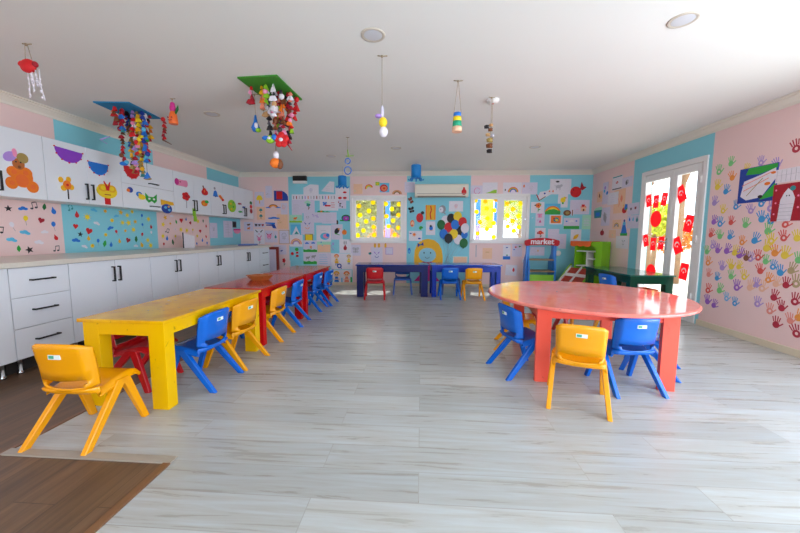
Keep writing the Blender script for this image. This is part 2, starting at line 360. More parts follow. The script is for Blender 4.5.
# big sliding door and two windows of the part of the room behind the camera
def big_opening(name, axis, pos, hole, n):
    a0, a1, z0, z1 = hole; m = MATS['frame_white']; mb = MB(); w = 0.06
    def bx(p, q, r, s):
        if axis == 'y': mb.box(pos, p, r, pos + 0.08, q, s, m)
        else: mb.box(p, pos - 0.08, r, q, pos, s, m)
    bx(a0, a1, z0, z0 + w); bx(a0, a1, z1 - w, z1)
    for k in range(n + 1):
        c = a0 + (a1 - a0 - w) * k / n; bx(c, c + w, z0 + w, z1 - w)
    root = struct(mb, name)
    g = MB()
    if axis == 'y': g.box(pos + 0.03, a0 + w, z0 + w, pos + 0.036, a1 - w, z1 - w, MATS['window_glass'])
    else: g.box(a0 + w, pos - 0.036, z0 + w, a1 - w, pos - 0.03, z1 - w, MATS['window_glass'])
    g.build('glass_pane', root)
big_opening('door_2', 'y', XR, SLIDE, 3); big_opening('window_3', 'x', YF, FW1, 3); big_opening('window_4', 'x', YF, FW2, 3)

# ------------------------------------------------------------------ daylight, and an added ceiling fill
w = bpy.data.worlds.new('sky'); sc.world = w; w.use_nodes = True; nt = w.node_tree
bg = nt.nodes['Background']; bg.inputs[0].default_value = (0.86, 0.93, 1.0, 1); bg.inputs[1].default_value = 3.3
def area(name, loc, direction, sx, sy, power, color):
    l = bpy.data.lights.new(name, 'AREA'); l.shape = 'RECTANGLE'; l.size = sx; l.size_y = sy; l.energy = power; l.color = color
    o = bpy.data.objects.new(name, l); COL.objects.link(o); o.location = loc
    o.rotation_euler = Vector(direction).to_track_quat('-Z', 'Z').to_euler(); return o
area('daylight_sliding_door', (XR - 0.01, 1.07, 1.15), (-1, 0, 0), 3.7, 2.1, 155, (0.58, 0.79, 1.0))
area('daylight_rear_window_a', (-2.1, YF + 0.02, 1.45), (0, 1, 0), 2.9, 1.4, 28, (0.82, 0.91, 1.0))
area('daylight_rear_window_b', (1.8, YF + 0.02, 1.45), (0, 1, 0), 2.9, 1.4, 66, (0.82, 0.91, 1.0))
area('added_ceiling_fill', (XR - 0.03, 1.07, 0.3), (-0.62, 0, 0.78), 3.6, 0.5, 58, (1.0, 0.93, 0.84))  # added upward lamp to brighten the ceiling, in place of terrace bounce
def portal(*a):
    o = area(*a, 1, (1, 1, 1)); o.data.cycles.is_portal = True
portal('portal_door', (XR + 0.13, 5.32, 1.15), (-1, 0, 0), 1.3, 2.3)
portal('portal_window_a', (-0.99, D + 0.13, 1.535), (0, -1, 0), 1.25, 1.0)
portal('portal_window_b', (1.75, D + 0.13, 1.555), (0, -1, 0), 1.25, 1.02)
sl = bpy.data.lights.new('sun', 'SUN'); sl.energy = 7; sl.angle = 0.01; sl.color = (1, 0.95, 0.86)
so = bpy.data.objects.new('sun', sl); COL.objects.link(so); so.rotation_euler = Vector((-0.2, -1.02, -1.55)).to_track_quat('-Z', 'Y').to_euler(); so.location = (2, 12, 9)
vs = sc.view_settings; vs.view_transform = 'Standard'; vs.look = 'None'; vs.gamma = 1; vs.use_curve_mapping = False; vs.exposure = -0.13
sc.cycles.use_denoising = True
sc.cycles.max_bounces = 10; sc.cycles.diffuse_bounces = 6; sc.cycles.transparent_max_bounces = 12; sc.cycles.sample_clamp_indirect = 6
# ================================================================== CHAIRS
def shell_grid(rows, nu, wfun, yoff, zoff, hole=None, th=0.012):
    """rows: (y, z) stations; returns a solid, slightly curved plastic sheet"""
    n = len(rows); vs = []; fs = []
    us = [-1, -0.985, -0.95, -0.88, -0.75, -0.5, -0.25, 0, 0.25, 0.5, 0.75, 0.88, 0.95, 0.985, 1]; nu = len(us) - 1
    nrm = []
    for i in range(n):
        a = rows[max(0, i - 1)]; b = rows[min(n - 1, i + 1)]; t = Vector((0, b[0] - a[0], b[1] - a[1])).normalized(); nrm.append(Vector((0, -t.z, t.y)))
    def pt(i, k, side):
        y, z = rows[i]; u = us[k]; p = Vector((u * wfun(i / (n - 1)), y + yoff(i / (n - 1), u), z + zoff(i / (n - 1), u))); return p + nrm[i] * (side * th / 2)
    for s in (1, -1):
        for i in range(n):
            for k in range(nu + 1): vs.append(pt(i, k, s))
    N = n * (nu + 1); idx = lambda i, k, s: i * (nu + 1) + k + (0 if s == 1 else N)
    live = lambda i, k: 0 <= i < n - 1 and 0 <= k < nu and not (hole and hole(i, k))
    for i in range(n - 1):
        for k in range(nu):
            if not live(i, k): continue
            q = [(i, k), (i, k + 1), (i + 1, k + 1), (i + 1, k)]
            fs.append(tuple(idx(a, b, 1) for a, b in q)); fs.append(tuple(idx(a, b, -1) for a, b in q[::-1]))
            for (da, db), (e0, e1) in (((-1, 0), (q[0], q[1])), ((0, 1), (q[1], q[2])), ((1, 0), (q[2], q[3])), ((0, -1), (q[3], q[0]))):
                if not live(i + da, k + db): fs.append((idx(*e1, 1), idx(*e0, 1), idx(*e0, -1), idx(*e1, -1)))
    return vs, fs
def wing(u): q = max(0.0, (abs(u) - 0.86) / 0.14); return q * q * (3 - 2 * q)
mat('sticker_white', 'E9F0EC', 0.4, 0.02, 10); mat('sticker_green', '3FA27A', 0.4, 0.1, 30)
def make_chair(name, colour, label):
    m = MATS[colour]; root = thing(name, label, 'chair', group=None)
    # seat: front lip, scoop, rising rear edge
    seat = [(0.185, 0.300), (0.188, 0.318), (0.178, 0.331), (0.15, 0.337), (0.10, 0.334), (0.04, 0.324), (-0.02, 0.308), (-0.055, 0.298), (-0.08, 0.296), (-0.1, 0.303), (-0.112, 0.315), (-0.118, 0.331)]
    v, f = shell_grid(seat, 12, lambda t: 0.170 - 0.012 * abs(t - 0.4) - 0.02 * max(0, t - 0.6), lambda t, u: (0.045 * wing(u) if t > 0.9 else 0.03 * wing(u) if t > 0.75 else 0), lambda t, u: 0.016 * u ** 4 * (1 if t > 0.25 else 0.2) - (0.032 * wing(u) if 0.15 < t < 0.8 else 0.012 * wing(u)), th=0.013)
    MB().add(v, f, m, True).build('seat', root)
    # backrest, with the hand slot
    bk = [(-0.118, 0.323), (-0.12, 0.338), (-0.123, 0.36), (-0.126, 0.388), (-0.132, 0.45), (-0.137, 0.485), (-0.143, 0.52), (-0.149, 0.555), (-0.154, 0.585), (-0.153, 0.603), (-0.146, 0.611)]
    def bw(t): return 0.150 + 0.008 * min(1, t * 1.6) - (0.012 if t > 0.97 else 0)
    def hole(i, k): return (i == 1 and 4 <= k <= 9) or (i == 2 and 3 <= k <= 10)
    v, f = shell_grid(bk, 12, bw, lambda t, u: 0.018 * u * u + 0.042 * wing(u), lambda t, u: -0.008 * u * u * (1 if t > 0.8 else 0) - 0.022 * wing(u) * max(0, (t - 0.7) / 0.3) + 0.022 * u * u * (1 - t) ** 2, hole, 0.014)
    back = MB().add(v, f, m, True).build('backrest', root)
    st = MB(); st.box(-0.034, -0.1575, 0.527, 0.034, -0.1505, 0.553, MATS['sticker_white']); st.box(-0.03, -0.1583, 0.532, 0.0, -0.157, 0.549, MATS['sticker_green'])
    st.build('label_sticker', back)
    # four legs: an inverted V of flat bars on each side
    for sx in (-1, 1):
        for top, foot in ((0.082, 0.19), (0.062, -0.2)):
            lb = MB(); xt, xf = sx * 0.158, sx * 0.182; wt, wf = 0.017, 0.0145; lt, lf = (0.028, 0.019) if foot > 0 else (0.034, 0.023)
            lb.hexa([(xf - wf, foot - lf, 0), (xf + wf, foot - lf, 0), (xf + wf, foot + lf, 0), (xf - wf, foot + lf, 0)],
                    [(xt - wt, top - lt, 0.326), (xt + wt, top - lt, 0.326), (xt + wt, top + lt, 0.326), (xt - wt, top + lt, 0.326)], m)
            lb.build('leg', root, bevel=0.004)
    rb = MB(); rb.box(-0.15, 0.055, 0.305, 0.15, 0.085, 0.323, m); rb.build('seat_rib', root)
    return root
PROTO = {}
def chair(kind, x, y, rz, label, group='small plastic chairs', rear=None):
    """x, y is the middle of the feet unless rear gives the middle of the rear feet"""
    colour = {'yellow': 'chair_yellow', 'blue': 'chair_blue', 'red': 'chair_red', 'navy': 'chair_navy'}[kind]
    if rear: f = Vector((-math.sin(rz), math.cos(rz))); x, y = x + 0.195 * f.x, y + 0.195 * f.y
    if kind not in PROTO: PROTO[kind] = o = make_chair('plastic_chair', colour, label)
    else: o = copy_tree(PROTO[kind])
    o.location = (x, y, 0); o.scale = (1, 1, 0.965); o.rotation_euler = (0, 0, rz); tag(o, label, 'chair', group); return o
def face(dx, dy): return math.atan2(-dx, dy)      # rotation that turns +Y to (dx, dy)
LG = 'chairs along the left row of tables'
chair('yellow', -1.975, 1.57, 0.0, 'yellow plastic chair at the near end of the yellow table', LG, rear=True)
chair('blue', -1.545, 2.475, face(-1, 0.03), 'blue plastic chair on the aisle side of the yellow table', LG, rear=True)
chair('yellow', -1.515, 2.885, face(-1, 0.08), 'yellow plastic chair on the aisle side of the yellow table, past the blue one', LG, rear=True)
chair('yellow', -1.535, 3.66, face(-1, 0), 'yellow plastic chair on the aisle side of the nearer red table', LG, rear=True)
chair('blue', -1.535, 4.25, face(-1, -0.06), 'blue plastic chair on the aisle side of the nearer red table', LG, rear=True)
chair('blue', -1.535, 5.1, face(-1, 0), 'blue plastic chair on the aisle side of the farther red table, first of its two', LG, rear=True)
chair('blue', -1.48, 5.53, face(-1, 0.05), 'blue plastic chair at the far corner of the farther red table', LG, rear=True)
chair('red', -2.428, 2.42, face(1, 0.05), 'red plastic chair on the cabinet side of the yellow table', LG, rear=True)
chair('blue', -2.41, 3.75, face(1, 0), 'blue plastic chair on the cabinet side of the nearer red table', LG, rear=True)
chair('red', -2.41, 4.22, face(1, 0), 'red plastic chair on the cabinet side of the nearer red table', LG, rear=True)
chair('red', -1.93, 6.23, PI, 'red plastic chair at the far end of the farther red table', LG, rear=True)
BG = 'chairs at the tables under the windows'
chair('red', -0.84, 5.91, 0.08, 'red plastic chair in front of the navy table', BG, rear=True)
chair('navy', -0.37, 6.66, PI + 0.07, 'dark blue plastic chair behind the navy table, facing the camera', BG)
chair('blue', 0.55, 6.03, 0.08, 'blue plastic chair in front of the royal blue table', BG, rear=True)
chair('navy', 0.60, 6.745, PI + 0.07, 'dark blue plastic chair behind the royal blue table', BG)
chair('yellow', 0.985, 6.02, 0.08, 'yellow plastic chair in front of the royal blue table', BG, rear=True)
RG = 'chairs round the coral table'
chair('yellow', 1.063, 2.19, face(0.36, 0.93), 'yellow plastic chair in front of the round coral table, back to the camera', RG, rear=True)
chair('blue', 1.634, 2.45, face(-0.08, 1), 'blue plastic chair beside the yellow one at the front of the round coral table', RG, rear=True)
chair('blue', 0.685, 2.85, face(0.966, 0.256), 'blue plastic chair tucked under the left edge of the round coral table', RG, rear=True)
chair('blue', 2.21, 2.89, face(-0.81, 0.59), 'blue plastic chair under the right side of the round coral table', RG, rear=True)
chair('yellow', 0.83, 3.58, face(0.97, -0.22), 'yellow plastic chair behind the blue one at the left of the round coral table', RG, rear=True)
chair('red', 1.5, 4.2, face(0.08, -0.99), 'red plastic chair on the far side of the round coral table', RG, rear=True)
chair('yellow', 1.97, 4.2, face(-0.12, -0.99), 'yellow plastic chair on the far right side of the round coral table', RG, rear=True)
chair('blue', 2.83, 5.33, face(0.97, 0.2), 'blue plastic chair at the dark green table by the glazed door', None, rear=True)

# ================================================================== TABLES
def box_table(name, label, loc, rz, sx, sy, h, topm, sidem, legx=0.1, legy=0.075, group=None, over=0.02, apron=0.085):
    t = thing(name, label, 'table', loc, rz, group); th = 0.024; a, b = sx / 2, sy / 2
    MB().box(-a, -b, h - th, a, b, h, MATS[topm]).build('tabletop', t, bevel=0.003)
    a -= over; b -= over; S = MATS[sidem]
    for x in (-1, 1):
        for y in (-1, 1):
            MB().box(x * a, y * b, 0, x * (a - legx), y * (b - legy), h - th, S).build('leg', t, bevel=0.002)
    for y in (-1, 1): MB().box(-a + legx, y * (b - 0.002), h - th - apron, a - legx, y * (b - 0.022), h - th, S).build('apron', t)
    for x in (-1, 1): MB().box(x * (a - 0.002), -b + legy, h - th - apron, x * (a - 0.022), b - legy, h - th, S).build('apron', t)
    return t
box_table('activity_table', 'yellow wooden table with a worn top at the near end of the left row', (-1.97, 2.645, 0), -0.03, 0.63, 1.25, 0.62, 'yellow_top', 'yellow_side', legx=0.115, legy=0.085)
box_table('activity_table', 'red wooden table next to the yellow table, with a tray on it', (-1.965, 3.935, 0), 0, 0.64, 1.24, 0.624, 'red_top', 'red_side', group=None)
box_table('activity_table', 'red wooden table at the far end of the left row', (-1.955, 5.225, 0), 0, 0.64, 1.24, 0.624, 'red_top', 'red_side')
ang = 0.075
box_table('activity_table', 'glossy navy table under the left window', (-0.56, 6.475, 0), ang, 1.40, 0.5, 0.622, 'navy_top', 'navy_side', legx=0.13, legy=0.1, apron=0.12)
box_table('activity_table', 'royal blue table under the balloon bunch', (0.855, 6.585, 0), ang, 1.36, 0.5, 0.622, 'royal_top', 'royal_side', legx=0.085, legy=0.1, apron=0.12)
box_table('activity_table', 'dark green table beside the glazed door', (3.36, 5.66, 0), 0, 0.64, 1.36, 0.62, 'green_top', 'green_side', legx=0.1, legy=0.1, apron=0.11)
# the round coral table
t = thing('round_table', 'large round coral table with a shiny scuffed top', 'table', (1.50, 3.16, 0), -0.105)
mb = MB(); R = 0.84; n = 96
mb.lathe([(R - 0.012, 0.622), (R, 0.628), (R + 0.003, 0.637), (R, 0.646), (R - 0.012, 0.652)], MATS['coral_top'], n, smooth=False)
mb.build('tabletop', t)
for sx in (-1, 1):
    for sy in (-1, 1): MB().box(sx * 0.51, sy * 0.55, 0, sx * 0.398, sy * 0.512, 0.622, MATS['coral_side']).build('leg', t, bevel=0.002)
for sy in (-1, 1): MB().box(-0.398, sy * 0.54, 0.53, 0.398, sy * 0.52, 0.622, MATS['coral_side']).build('apron', t)
for sx in (-1, 1): MB().box(sx * 0.5, -0.512, 0.53, sx * 0.478, 0.512, 0.622, MATS['coral_side']).build('apron', t)

# hexagonal wooden tray on the nearer red table
t = thing('wooden_tray', 'brown wooden tray with flared sides on the nearer red table', 'tray', (-1.99, 3.94, 0.624), 0.15)
def ring(r, z, n=6, sx=1.25): return [(sx * r * math.cos(2 * PI * k / n), r * math.sin(2 * PI * k / n), z) for k in range(n)]
o_b, o_t, i_t, i_b = ring(0.085, 0.0), ring(0.135, 0.062), ring(0.124, 0.062), ring(0.078, 0.01)
mb = MB(); vs = o_b + o_t + i_t + i_b; fs = [tuple(range(5, -1, -1))]
for k in range(6):
    j = (k + 1) % 6; fs += [(k, j, 6 + j, 6 + k), (6 + k, 6 + j, 12 + j, 12 + k), (12 + k, 12 + j, 18 + j, 18 + k)]
fs.append(tuple(range(18, 24))); mb.add(vs, fs, MATS['wood_tray']); mb.build('tray_body', t)
mb = MB(); mb.prism([(x * 0.98, y * 0.98) for x, y, z in i_b], 0.0101, 0.012, MATS['tray_inside']); mb.build('tray_lining', t)

# ================================================================== BASE CABINETS AND WORKTOP
XF = -3.33; ZB, ZT = 0.13, 0.905
def bar_handle(root, x, y, z, length, vertical, r=0.0065):
    h = MB(); e = length / 2; d = 0.03
    if vertical: q = [(x, y, z - e), (x + d, y, z - e), (x + d, y, z + e), (x, y, z + e)]
    else: q = [(x, y - e, z), (x + d, y - e, z), (x + d, y + e, z), (x, y + e, z)]
    for a, b in zip(q, q[1:]):
        A, B = Vector(a), Vector(b); lo = [min(A[i], B[i]) - (r if i else 0) for i in range(3)]; hi = [max(A[i], B[i]) + (r if i else 0) for i in range(3)]
        if abs(B.x - A.x) < 1e-6: lo[0] -= r; hi[0] += r
        h.box(*lo, *hi, MATS['handle_black'])
    return h.build('handle', root)
def cabinet(label, y0, y1, layout, group='white base cabinets'):
    t = thing('base_cabinet', label, 'cabinet', (XF, (y0 + y1) / 2, 0), 0, group); w = (y1 - y0) / 2; W = MATS['cabinet_white']
    body = MB(); body.box(XL + 0.012 - XF, -w + 0.001, ZB, -0.022, w - 0.001, ZT, MATS['plastic_white']); body.build('carcass', t)
    mb = MB(); mb.box(-0.13, -w + 0.002, 0.0, -0.115, w - 0.002, ZB, MATS['dark_gap']); mb.build('plinth', t)
    for yy in (-w + 0.06, w - 0.06):
        f = MB(); f.lathe([(0.022, 0), (0.022, 0.012), (0.015, 0.02), (0.015, ZB)], MATS['chrome'], 14, (-0.065, yy, 0)); f.build('foot', t)
    g = 0.0025
    if layout == 'drawers':
        zs = [ZB + 0.003, ZB + 0.262, ZB + 0.522, ZT - 0.003]
        for a, b in zip(zs, zs[1:]):
            d = MB(); d.box(-0.02, -w + g, a + g, 0, w - g, b - g, W); dr = d.build('drawer', t, bevel=0.0015); bar_handle(dr, 0, 0, (a + b) / 2 + 0.015, 0.17, False)
    else:
        parts = [(-w, 0, -0.035), (0, w, 0.035)] if layout == 'doors' else [(-w, w, -w + 0.05)]
        for a, b, hy in parts:
            d = MB(); d.box(-0.02, a + g, ZB + 0.003, 0, b - g, ZT - 0.003, W); dd = d.build('door', t, bevel=0.0015); bar_handle(dd, 0, hy, 0.755, 0.15, True)
    return t
cabinet('white base cabinet at the left edge of the photo, before the drawers', 1.92, 2.445, 'door')
cabinet('white base cabinet of three drawers with black bar handles, nearest the camera', 2.447, 2.905, 'drawers')
cabinet('white two-door base cabinet right after the three drawers', 2.907, 3.855, 'doors')
cabinet('white two-door base cabinet, second after the near drawers', 3.857, 4.74, 'doors')
cabinet('white two-door base cabinet behind the nearer red table, third after the near drawers', 4.742, 5.69, 'doors')
cabinet('white two-door base cabinet before the far drawers', 5.692, 6.62, 'doors')
cabinet('white base cabinet of drawers at the far end of the run', 6.622, 7.07, 'drawers')
mb = MB(); mb.box(XL + 0.003, 1.92, 0.907, XF + 0.035, 7.085, 0.95, MATS['counter_cream']); o = mb.build('worktop', bevel=0.004); tag(o, 'cream worktop running the length of the left wall', 'worktop')

# ================================================================== WALL CABINETS
XU = -3.93; UB, UT = 1.535, 2.19
def wall_cabinet(label, y0, y1, layout):
    t = thing('wall_cabinet', label, 'cabinet', (XU, (y0 + y1) / 2, UB), 0, 'white wall cabinets'); w = (y1 - y0) / 2; h = UT - UB; W = MATS['cabinet_white']; g = 0.002
    b = MB(); b.box(XL + 0.004 - XU, -w + 0.0008, 0, -0.02, w - 0.0008, h, MATS['plastic_white']); b.build('carcass', t)
    if layout == 'flaps':
        for a, c in ((0, h * 0.49), (h * 0.49, h)):
            d = MB(); d.box(-0.018, -w + g, a + g, 0, w - g, c - g, W); dd = d.build('door', t, bevel=0.0015); bar_handle(dd, 0, 0.05, a + 0.05, 0.15, False)
    else:
        for a, c, hy in ((-w, 0, -0.035), (0, w, 0.035)):
            d = MB(); d.box(-0.018, a + g, g, 0, c - g, h - g, W); dd = d.build('door', t, bevel=0.0015); bar_handle(dd, 0, hy, 0.14, 0.17, True)
    return t
wall_cabinet('white wall cabinet with the orange paper bear on its door', 2.43, 3.288, 'doors')
wall_cabinet('white wall cabinet with the purple and the blue paper hedgehogs', 3.29, 4.178, 'doors')
wall_cabinet('white wall cabinet with two flap doors, one above the other', 4.18, 5.098, 'flaps')
wall_cabinet('white wall cabinet with a pink owl and a red paper flower', 5.1, 6.028, 'doors')
wall_cabinet('white wall cabinet with a blue paper bell, second from the far end', 6.03, 6.808, 'doors')
wall_cabinet('white wall cabinet at the far end with a paper traffic light', 6.81, 7.6, 'doors')

# ================================================================== BACK-RIGHT CORNER
def text_mesh(name, body, size, depth, m, parent, mtx):
    c = bpy.data.curves.new(name, 'FONT'); c.body = body; c.size = size; c.extrude = depth; c.align_x = 'CENTER'; c.align_y = 'CENTER'; c.offset = 0.0035
    tmp = bpy.data.objects.new(name, c); COL.objects.link(tmp); bpy.context.view_layer.update()
    me = bpy.data.meshes.new_from_object(tmp.evaluated_get(bpy.context.evaluated_depsgraph_get())); bpy.data.objects.remove(tmp); bpy.data.curves.remove(c)
    me.materials.clear(); me.materials.append(MATS[m] if m in MATS else P(m)); o = bpy.data.objects.new(name, me); COL.objects.link(o); o.parent = parent; o.matrix_local = mtx; return o
FACE_MY = Matrix(((1, 0, 0, 0), (0, 0, -1, 0), (0, 1, 0, 0), (0, 0, 0, 1)))   # XY lettering turned to face -Y
t = thing('market_stand', 'toy market stall with blue posts and an arched red sign', 'toy stall', (2.545, 7.28, 0), -0.03)
B = MATS['market_blue']
for s in (-1, 1):
    side = []      # side panel outline in (y, z), wide at the foot
    for y, z in [(-0.2, 0), (0.2, 0), (0.2, 0.62), (0.13, 0.72), (0.06, 0.8), (0.05, 1.06), (-0.07, 1.06), (-0.08, 0.78), (-0.15, 0.62), (-0.2, 0.5)]: side.append((y, z))
    mb = MB(); x0, x1 = s * 0.25, s * 0.28; vs = [(x0, y, z) for y, z in side] + [(x1, y, z) for y, z in side]; n = len(side)
    mb.add(vs, [tuple(range(n)), tuple(range(2 * n - 1, n - 1, -1))] + [(i, (i + 1) % n, n + (i + 1) % n, n + i) for i in range(n)], B); mb.build('side_panel', t)
    mb = MB(); mb.hexa([(s * 0.28 - 0.045, -0.1, 0.0), (s * 0.28 + 0.045, -0.1, 0.0), (s * 0.28 + 0.045, -0.075, 0.0), (s * 0.28 - 0.045, -0.075, 0.0)], [(s * 0.275 - 0.03, -0.1, 1.0), (s * 0.275 + 0.03, -0.1, 1.0), (s * 0.275 + 0.03, -0.075, 1.0), (s * 0.275 - 0.03, -0.075, 1.0)], B); mb.build('post', t)
pts = []
for k in range(13): a = PI * (0.5 - (k - 6) / 6 * 0.17); pts.append((0.6 * math.cos(a) * 1.1, 0.6 * (math.sin(a) - 1) * 0.6 + 1.135))
pts += [(0.358, 1.06), (0.352, 1.0), (0.32, 0.965), (0.2, 0.98), (0, 0.985), (-0.2, 0.98), (-0.32, 0.965), (-0.352, 1.0), (-0.358, 1.06)]
mb = MB(); mb.prism([(x, z) for x, z in pts], 0.0, 0.03, MATS['market_red']); sg = mb.build('sign_board', t); sg.matrix_local = Matrix.Translation((0, -0.1, 0)) @ FACE_MY
text_mesh('sign_lettering', 'market', 0.165, 0.004, 'white', t, Matrix.Translation((0, -0.134, 1.055)) @ FACE_MY)
for z in (0.66, 0.42):
    mb = MB(); mb.box(-0.25, -0.2 if z < 0.6 else -0.14, z, 0.25, 0.16, z + 0.022, MATS['market_wood']); mb.build('shelf', t)
mb = MB(); mb.box(-0.25, -0.17, 0.0, 0.25, -0.15, 0.36, MATS['market_green']); mb.build('front_panel', t)
# round white wall plate by the stall
mb = MB(); mb.lathe([(0.062, 0), (0.062, 0.012), (0.055, 0.02), (0.03, 0.022)], MATS['plastic_white'], 24); o = mb.build('wall_plate'); c = on_y(558, 253.3, D); o.location = (c.x, D - 0.001, c.z); o.rotation_euler = (PI / 2, 0, 0)
tag(o, 'round white plate on the cyan wall beside the market stall', 'wall plate')

# green toy kitchen shelf with an orange scalloped roof
t = thing('toy_shop_shelf', 'lime green toy shop shelf with an orange roof and sloping red bins in the corner', 'toy shelf', (3.45, 6.93, 0), -1.03); t.scale = (0.8, 0.75, 1.0)
G = MATS['market_green']
for x in (-0.36, 0.33):
    mb = MB(); mb.box(x, -0.17, 0, x + 0.03, 0.18, 1.07, G); mb.build('side_panel', t)
mb = MB(); mb.box(-0.33, 0.165, 0.0, 0.33, 0.18, 1.07, G); mb.build('back_panel', t)
out = [(0.36, 0.0), (0.36, 1.07), (-0.02, 1.07), (-0.02, 1.02), (0.08, 0.985), (0.18, 0.95), (0.21, 0.9), (0.21, 0.0)]
mb = MB(); mb.prism(out, 0.0, 0.02, G); o = mb.build('front_panel', t); o.matrix_local = Matrix.Translation((0, -0.17, 0)) @ FACE_MY
mb = MB(); mb.box(-0.44, -0.24, 1.05, 0.1, 0.16, 1.075, MATS['roof_orange'])
sc_pts = [(0.1, 1.075), (-0.44, 1.075)]
for k in range(36 + 1): x = -0.44 + 0.54 * k / 36; sc_pts.append((x, 0.965 + 0.022 * (1 - abs(math.sin(k / 36 * PI * 3)))))
mb2 = [(x, z) for x, z in sc_pts]; mb.build('roof', t)
v2 = MB(); v2.prism(mb2, 0, 0.015, MATS['roof_orange']); o = v2.build('roof_valance', t); o.matrix_local = Matrix.Translation((0, -0.225, 0)) @ FACE_MY
for z in (0.56, 0.86):
    mb = MB(); mb.box(-0.33, -0.13, z, 0.33, 0.165, z + 0.02, MATS['plastic_white']); mb.build('shelf', t)
mb = MB(); mb.box(-0.06, -0.13, 0.58, -0.04, 0.165, 0.86, MATS['plastic_white']); mb.build('divider', t)
mb = MB(); mb.box(-0.04, -0.13, 0.71, 0.33, 0.165, 0.728, MATS['plastic_white']); mb.build('shelf', t)
# stepped bins in front
for k, (y0, z1, z0) in enumerate(((-0.36, 0.52, 0.36), (-0.62, 0.36, 0.2))):
    for j in range(2):
        xa = -0.42 + j * 0.3; bn = MB()
        bn.hexa([(xa, y0 - 0.06, z0), (xa + 0.29, y0 - 0.06, z0), (xa + 0.29, y0 + 0.17, z0 + 0.05), (xa, y0 + 0.17, z0 + 0.05)], [(xa, y0 - 0.06, z0 + 0.02), (xa + 0.29, y0 - 0.06, z0 + 0.02), (xa + 0.29, y0 + 0.17, z1), (xa, y0 + 0.17, z1)], MATS['bin_red'])
        bin_ = bn.build('bin', t); e = MB(); e.box(xa, y0 - 0.08, z0 - 0.02, xa + 0.29, y0 - 0.06, z0 + 0.06, MATS['plastic_white']); e.build('bin_front', bin_)
        e = MB(); e.hexa([(xa - 0.008, y0 - 0.07, z0), (xa + 0.008, y0 - 0.07, z0), (xa + 0.008, y0 + 0.17, z0), (xa - 0.008, y0 + 0.17, z0)], [(xa - 0.008, y0 - 0.07, z0 + 0.07), (xa + 0.008, y0 - 0.07, z0 + 0.07), (xa + 0.008, y0 + 0.17, z1 + 0.05), (xa - 0.008, y0 + 0.17, z1 + 0.05)], MATS['plastic_white']); e.build('divider', bin_)
for x in (-0.455, 0.19):
    mb = MB(); mb.prism([(-0.74, 0.0), (-0.13, 0.0), (-0.13, 0.6), (-0.2, 0.6), (-0.74, 0.22)], 0, 0.022, G); o = mb.build('bin_side', t)
    o.matrix_local = Matrix(((0, 0, 1, x), (1, 0, 0, 0), (0, 1, 0, 0), (0, 0, 0, 1)))
# toys stored under the green table
t = thing('toy_crate', 'orange plastic crate with a white stripe under the dark green table', 'crate', (3.5, 5.42, 0), 0.1)
mat('crate_orange', 'E8521A', 0.4, 0.04, 8); mat('crate_blue', '1F4FA8', 0.4, 0.04, 8)
def crate(t, m, w, d, h):
    mb = MB(); q = 0.9; b = [(-w * q, -d * q, 0), (w * q, -d * q, 0), (w * q, d * q, 0), (-w * q, d * q, 0)]; tp = [(-w, -d, h), (w, -d, h), (w, d, h), (-w, d, h)]
    it = [(x * 0.93, y * 0.93, h) for x, y, z in tp]; ib = [(x * 0.93, y * 0.93, 0.02) for x, y, z in b]; vs = b + tp + it + ib
    fs = [(3, 2, 1, 0), (12, 13, 14, 15)] + [(i + o, (i + 1) % 4 + o, (i + 1) % 4 + o + 4, i + o + 4) for o in (0, 4, 8) for i in range(4)]
    mb.add(vs, fs, m); mb.build('crate_body', t, bevel=0.004)
    s = MB(); s.box(-w * 0.7, -d - 0.003, h * 0.55, w * 0.7, -d * 0.93, h * 0.75, MATS['plastic_white']); s.build('stripe', t)
    s = MB(); s.box(-w - 0.008, -d - 0.008, h - 0.018, w + 0.008, -d + 0.004, h, m); s.box(-w - 0.008, d - 0.004, h - 0.018, w + 0.008, d + 0.008, h, m); s.build('rim', t)
crate(t, MATS['crate_orange'], 0.16, 0.12, 0.36)
t = thing('toy_crate', 'blue plastic crate with a white stripe under the dark green table', 'crate', (3.24, 5.98, 0), 0.0); crate(t, MATS['crate_blue'], 0.12, 0.13, 0.33)
t = thing('toy_ball', 'cream ball resting between the two crates under the dark green table', 'ball', (3.26, 5.7, 0)); mb = MB(); mb.ball((0, 0, 0.08), 0.08, P('cream'), 18, 12); mb.build('ball_body', t)

# ================================================================== ON THE BACK WALL AND THE WORKTOP
c0, c1 = on_y(415, 184.5, D - 0.12), on_y(468, 197.5, D - 0.12)
t = thing('air_conditioner', 'long cream air conditioner high on the back wall', 'air conditioner', ((c0.x + c1.x) / 2, D + 0.001, c1.z)); w = (c1.x - c0.x) / 2; h = c0.z - c1.z
mb = MB(); pr = [(0, 0.02), (-0.13, 0.0), (-0.185, 0.03), (-0.2, 0.08), (-0.2, h - 0.03), (-0.18, h), (0, h)]; n = len(pr)
mb.add([(-w, y, z) for y, z in pr] + [(w, y, z) for y, z in pr], [tuple(range(n)), tuple(range(2 * n - 1, n - 1, -1))] + [(i, (i + 1) % n, n + (i + 1) % n, n + i) for i in range(n)], MATS['ac_cream']); mb.build('housing', t, bevel=0.006)
mb = MB(); mb.box(-w + 0.05, -0.203, 0.075, w - 0.05, -0.198, 0.085, MATS['ac_slot']); mb.build('panel_joint', t)
mb = MB(); mb.hexa([(-w + 0.06, -0.186, 0.022), (w - 0.06, -0.186, 0.022), (w - 0.06, -0.14, 0.0), (-w + 0.06, -0.14, 0.0)], [(-w + 0.06, -0.19, 0.03), (w - 0.06, -0.19, 0.03), (w - 0.06, -0.14, 0.006), (-w + 0.06, -0.14, 0.006)], MATS['ac_slot']); mb.build('flap', t)
c0, c1 = on_y(293, 176, D - 0.06), on_y(306.5, 183.5, D - 0.06)
